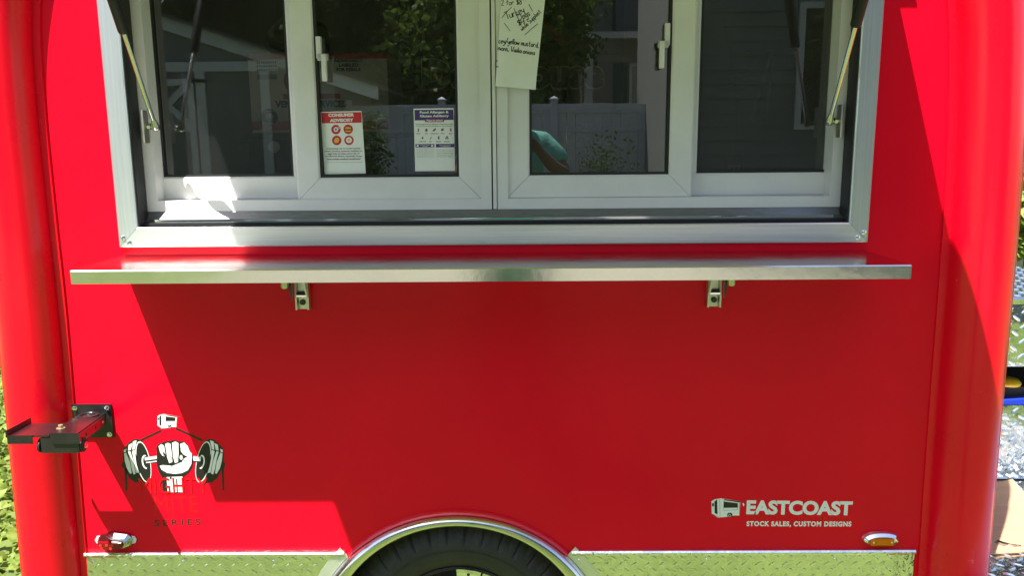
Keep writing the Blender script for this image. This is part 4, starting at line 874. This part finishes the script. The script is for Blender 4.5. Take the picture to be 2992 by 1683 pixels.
# grey house close by on the right, with window
HS = thing('grey_house', 'grey clapboard house with a white framed window, mirrored in the right pane', 'house', (4, -8, gz(4, -8)))
hz0 = gz(4, -8)
def clap(p, xa, xb, y, z0, z1, st, material=SIDING):
    z = z0
    while z < z1: 
        under(p, MB().prism([(y, z), (y+.022, z), (y+.006, z+st-.004), (y, z+st-.004)], 'x', xa, xb).build('clapboard', material, None)); z += st
under(HS, MB().box(2.30, 9.0, -13.5, -8.03, hz0, 5.6).build('wall', SIDING, None))
clap(HS, 2.30, 5.2, -8.028, hz0, 4.5, .17)
wf_ = under(HS, ring(MB(), 3.45, 3.95, 1.75, 3.25, .07, -8.0, -7.95).build('window', TRIMW, None))
w2 = MB().box(3.515, 3.885, -7.99, -7.985, 1.815, 3.185).build('pane', GLASS2, None); w2.parent = wf_
under(HS, MB().prism([(2.1, 5.55), (9.2, 5.55), (9.2, 5.75), (2.1, 5.75)], 'y', -13.8, -7.7).build('eave', TRIMW, None))
under(HS, MB().prism([(2.0, 5.76), (9.3, 5.76), (5.6, 7.6)], 'y', -13.9, -7.6).build('roof', SHINGLE, None))
# cream house beyond the fence
H2 = thing('porch_house', 'beige house with shingled porch roof behind the fence, mirrored in the right centre pane', 'house', (2.5, -17, gz(0, -16)))
h0 = gz(0, -16)
BEI = mat('beige_siding', (.40, .36, .31), .7, var=.05, scale=5)
under(H2, MB().box(1.5, 5.0, -22, -16.5, h0, 6.5).build('wall', BEI, None)); clap(H2, 1.5, 4.2, -16.498, h0+1, 4.0, .16, BEI)
under(H2, MB().prism([(-16.4, 4.05), (-15.6, 3.92), (-15.6, 4.05), (-16.4, 5.9)], 'x', 2.15, 3.9).build('porch_roof', SHINGLE, None))
under(H2, MB().box(1.35, 3.8, -15.7, -15.5, 3.78, 3.91).build('gutter', TRIMW, None)); under(H2, MB().box(1.48, 1.66, -15.75, -15.57, h0, 3.78).build('porch_column', TRIMW, None))
w3 = under(H2, ring(MB(), 2.55, 3.15, 1.9, 3.35, .06, -16.47, -16.42).build('window', TRIMW, None)); w4 = MB().box(2.61, 3.09, -16.46, -16.455, 1.96, 3.29).build('pane', GLASS2, None); w4.parent = w3
for xq in (2.2, 3.18): under(H2, MB().box(xq, xq+.3, -16.47, -16.44, 1.9, 3.35).build('shutter', SHUT, None))

# trees and shrubs
def tree(name, label, x, y, h, r, nleaf, lm, ls=.16, cat='tree', group=None, squash=1., trunk=.14, z0=None):
    z = gz(x, max(-16, min(14, y))) if z0 is None else z0; e = thing(name, label, cat, (x, y, z), group)
    tr = MB().tube([(0, 0, -.1), (.03, .02, h*.25), (-.05, .04, h*.5), (.04, -.03, h*.8)], [trunk*1.3, trunk, trunk*.7, trunk*.25], 10)
    blobs = []
    for k in range(16):
        a = random.random()*2*PI; rr = r*.62*math.sqrt(random.random()); zz = h*(.42+.5*random.random())
        c = np.array([rr*math.cos(a), rr*math.sin(a), zz]); blobs.append((c, r*(.30+.22*random.random())))
        if k < 8: tr.tube([(0, 0, zz*.55), (c[0]*.5, c[1]*.5, zz*.8), tuple(c)], [trunk*.4, trunk*.25, trunk*.08], 6)
    tr.build('trunk', BARK, e, 60)
    P = []
    per = nleaf//len(blobs)
    for c, br_ in blobs:
        d = rng.normal(size=(per, 3)); d /= np.linalg.norm(d, axis=1)[:, None]; rad = br_*(.35+.75*rng.random(per)**.5)
        clump = 1+.25*np.sin(d[:, 0]*7+c[0])*np.sin(d[:, 1]*6)*np.cos(d[:, 2]*5); P.append(c+d*(rad*clump)[:, None]*np.array([1, 1, squash]))
    leaves_mesh('crown', np.concatenate(P), ls, lm, e, up=-.1, aspect=.6)
    return e
tree('yard_tree', 'tall leafy tree beyond the fence, mirrored at the top of the left centre pane', -.9, -16.5, 7.5, 2.7, 14000, TREEL2, .2)
tree('yard_tree', 'darker broad tree behind the shed roof', -4.2, -19, 9, 3.4, 12000, TREEL, .22)
tree('yard_tree', 'leafy young tree rising just behind the fence beside the porch house', .9, -14.2, 4.6, .9, 4000, TREEL2, .14, trunk=.06)
tree('yard_tree', 'large dark tree behind the houses', 1.2, -25, 12, 4.5, 12000, TREEL, .28)
n = 26000; x = rng.uniform(-22, 22, n); y = -33-4*rng.random(n); z = 14*rng.random(n)**.8*(.75+.25*np.sin(x*.9)*np.cos(x*.37)); P = np.stack([x, y, z+.4], 1)
o = leaves_mesh('far_wood', P, .75, TREEL, up=-.1, kind='stuff', aspect=.7); o['label'] = 'far wood behind the fence and houses'
for i, (x_, y_, h_) in enumerate(((-9, -24, 11), (-6, -27, 12), (-2.5, -26, 12), (-1.5, -21, 8), (5.5, -27, 13), (9.5, -22, 11), (-12, -19, 10))):
    tree('wood_tree', ('tall tree far behind the shed', 'second tall tree behind the shed', 'tall tree behind the fence corner', 'rounded tree just behind the fence', 'tall tree behind the beige house', 'tree beside the grey house', 'tree at the outer side of the shed')[i], x_, y_, h_, 4.2, 7000, TREEL if i != 3 else TREEL2, .36)
tree('fence_shrub', 'airy shrub growing against the fence, mirrored in the right centre pane', 1.5, -11.6, 1.25, .75, 700, TREEL, .06, cat='shrub', trunk=.012)
tree('fence_shrub', 'dark shrub in front of the fence between the two notices', -2.35, -10.6, 1.75, .5, 1800, TREEL, .08, cat='shrub', trunk=.02)
n = 30000; a_ = rng.uniform(math.radians(35), math.radians(205), n); d_ = 24+7*rng.random(n); zz = 11*rng.random(n)**.8*(.72+.28*np.sin(a_*19)*np.cos(a_*7)); P = np.stack([d_*np.cos(a_), d_*np.sin(a_), zz+.1], 1)
o = leaves_mesh('edge_wood', P, .8, TREEL, up=-.1, kind='stuff', aspect=.7); o['label'] = 'leafy wood edge around the back of the yard'
# right background: retaining wall and shrubs
rw = thing('retaining_wall', 'low rough stone retaining wall behind the tool box', 'wall', (5, 6.2, gz(5, 6.2)))
for r_ in range(5):
    zc = gz(5, 6)+r_*.21; xq = 3.0-(.22 if r_ % 2 else 0)
    while xq < 9:
        w = .36+.2*random.random(); dy = random.uniform(-.03, .03)
        under(rw, MB().cbox(xq+.008, xq+w-.008, 6.2+dy, 6.55, zc+.005, zc+.205, .018).build('stone', STONE, None, 30)); xq += w
MB().box(2.5, 30, 6.5, 30, 0, 1.05).build('upper_bank', SOIL, None, kind='structure')
n = 9000; x = rng.uniform(2.8, 9, n); y = rng.uniform(6.25, 9, n); P = np.stack([x, y, np.full(n, 1.05)], 1)
o = leaves_mesh('bank_plants', P, .16, LEAFG, up=1., kind='stuff', aspect=.4); o['label'] = 'leafy plants along the top of the stone wall'
n = 1800; x = rng.uniform(3.5, 7.5, n); P = np.stack([x, 6.1+.08*rng.random(n), 1.05-.55*rng.random(n)**2], 1)
o = leaves_mesh('trailing_vine', P, .15, LEAFG, up=-.6, kind='stuff', aspect=.55); o['label'] = 'vine leaves trailing over the stone wall'
for i, (x_, y_, h_, r_) in enumerate(((5.6, 7.6, 3.4, 1.5), (7.6, 8.6, 4.2, 1.9), (10.5, 11, 7, 3.0))):
    tree('bank_tree', ('dense green bush on the bank just right of the trailer', 'taller bush behind the first one on the bank', 'big tree at the back of the bank')[i], x_, y_, h_, r_, (9000, 9000, 11000)[i], (LEAFG, TREEL2, TREEL)[i], (.14, .15, .22)[i], cat='tree' if i == 2 else 'bush', z0=1.04, trunk=.05+.03*i)
for i, (x_, y_) in enumerate(((-7, 9), (-3.5, 12), (1, 13.5))):
    tree('wood_tree', ('tree at the far left edge of the yard', 'tree at the back of the yard beyond the weeds', 'tree straight behind the trailer')[i], x_, y_, 7.5, 2.8, 8000, TREEL, .22)

# ================================================================== the photographer
pe = thing('person', 'person in a mint polo shirt holding a phone, mirrored in the window', 'person', (.03, -2.22, gz(.03, -2.22)))
g0_ = gz(.03, -2.22)
def skin(name, verts, edges, material, parent, sub=2):
    me = bpy.data.meshes.new(name); me.from_pydata([v[:3] for v in verts], edges, []); o = link(name, me, material, parent)
    md = o.modifiers.new('skin', 'SKIN'); md.use_smooth_shade = True
    for i, v in enumerate(verts): me.skin_vertices[0].data[i].radius = (v[3], v[4] if len(v) > 4 else v[3])
    me.skin_vertices[0].data[0].use_root = True
    s = o.modifiers.new('sub', 'SUBSURF'); s.levels = sub; s.render_levels = sub
    under(parent, o); return o
X, Y = .03, -2.22
V = [(X, Y, .98, .14, .11), (X, Y, 1.20, .13, .10), (X, Y+.01, 1.42, .15, .10), (X, Y, 1.55, .13, .085), (X, Y+.01, 1.65, .055), (X, Y+.03, 1.72, .056), (X, Y+.035, 1.80, .078, .09), (X, Y+.03, 1.88, .074, .09), (X, Y+.02, 1.94, .045, .055)]
E_ = [(0, 1), (1, 2), (2, 3), (3, 4), (4, 5), (5, 6), (6, 7), (7, 8)]
for s in (-1, 1):
    b = len(V); hx = .063+s*.082
    V += [(X+s*.10, Y, .93, .088), (X+s*.105, Y+.01, .55, .062), (X+s*.11, Y-.01, .17, .042), (X+s*.115, Y-.01, g0_+.06, .04), (X+s*.13, Y+.14, g0_+.035, .035),
          (X+s*.17, Y, 1.60, .058), (X+s*.25, Y+.04, 1.49, .048), (X+s*.275, Y+.09, 1.445, .041), (hx+s*.085, Y+.19, 1.50, .034), (hx+s*.03, Y+.245, 1.565, .026), (hx+s*.012, Y+.256, 1.60, .027, .016)]
    E_ += [(0, b), (b, b+1), (b+1, b+2), (b+2, b+3), (b+3, b+4), (3, b+5), (b+5, b+6), (b+6, b+7), (b+7, b+8), (b+8, b+9), (b+9, b+10)]
    pb = b+10
    for k, (dz, L) in enumerate(((.030, .068), (.012, .076), (-.006, .072), (-.024, .058))):
        i = len(V); V += [(hx-s*.004, Y+.268, 1.60+dz*.8, .009), (hx-s*.006-s*L*.25, Y+.276, 1.60+dz, .0085), (hx-s*.006-s*L*.7, Y+.266, 1.60+dz, .0075)]
        E_ += [(pb, i), (i, i+1), (i+1, i+2)]
    i = len(V); V += [(hx-s*.004, Y+.238, 1.588, .011), (hx-s*.022, Y+.230, 1.600, .0095), (hx-s*.040, Y+.232, 1.606, .008)]; E_ += [(pb, i), (i, i+1), (i+1, i+2)]
skin('body', V, E_, SKIN, pe)
V = [(X, Y, .90, .165, .13), (X, Y, 1.12, .16, .128), (X, Y+.01, 1.36, .185, .13), (X, Y, 1.55, .165, .105), (X, Y+.005, 1.66, .078, .072), (X, Y+.01, 1.69, .068, .066)]
E_ = [(0, 1), (1, 2), (2, 3), (3, 4), (4, 5)]
for s in (-1, 1):
    b = len(V); V += [(X+s*.165, Y, 1.60, .078), (X+s*.225, Y+.025, 1.535, .074), (X+s*.258, Y+.045, 1.485, .072)]; E_ += [(3, b), (b, b+1), (b+1, b+2)]
skin('shirt', V, E_, SHIRT, pe)
V = [(X, Y, 1.0, .15, .12), (X, Y, .90, .15, .12)]; E_ = [(0, 1)]
for s in (-1, 1):
    b = len(V); V += [(X+s*.10, Y, .78, .10), (X+s*.105, Y+.01, .5, .082), (X+s*.11, Y-.01, .17, .07)]; E_ += [(1, b), (b, b+1), (b+1, b+2)]
skin('trousers', V, E_, TROUS, pe)
skin('hair', [(X, Y+.0, 1.84, .088, .09), (X, Y+.0, 1.91, .085, .094), (X, Y+.005, 1.95, .06, .07)], [(0, 1), (1, 2)], HAIR, pe)
for s in (-1, 1):
    under(pe, MB().lathe([(.012, 0), (.010, .004), (0, .006)], (X+s*.032, Y+.118, 1.825), n=12).build('eye', PAPER, None))
    skin('shoe', [(X+s*.115, Y-.05, g0_+.045, .045), (X+s*.125, Y+.06, g0_+.04, .046, .04), (X+s*.135, Y+.17, g0_+.032, .04, .03)], [(0, 1), (1, 2)], BLACKM, pe)
skin('nose', [(X, Y+.118, 1.815, .009), (X, Y+.132, 1.785, .014)], [(0, 1)], SKIN, pe, 1)
under(pe, MB().cbox(X-.025, X+.025, Y+.108, Y+.116, 1.748, 1.756, .003).build('mouth', mat('lips', (.16, .06, .05), .5), None))
ph = thing('phone', 'black smartphone held sideways by the person in the mint shirt', 'phone', (.063, -1.966, 1.57))
under(ph, MB().cbox(-.016, .142, -1.972, -1.9635, 1.563, 1.639, .0035).build('case', BLACKP, None, 30))
under(ph, MB().cbox(.07, .135, -1.9632, -1.9605, 1.603, 1.634, .001).build('camera_bump', RIMB, None, 30))
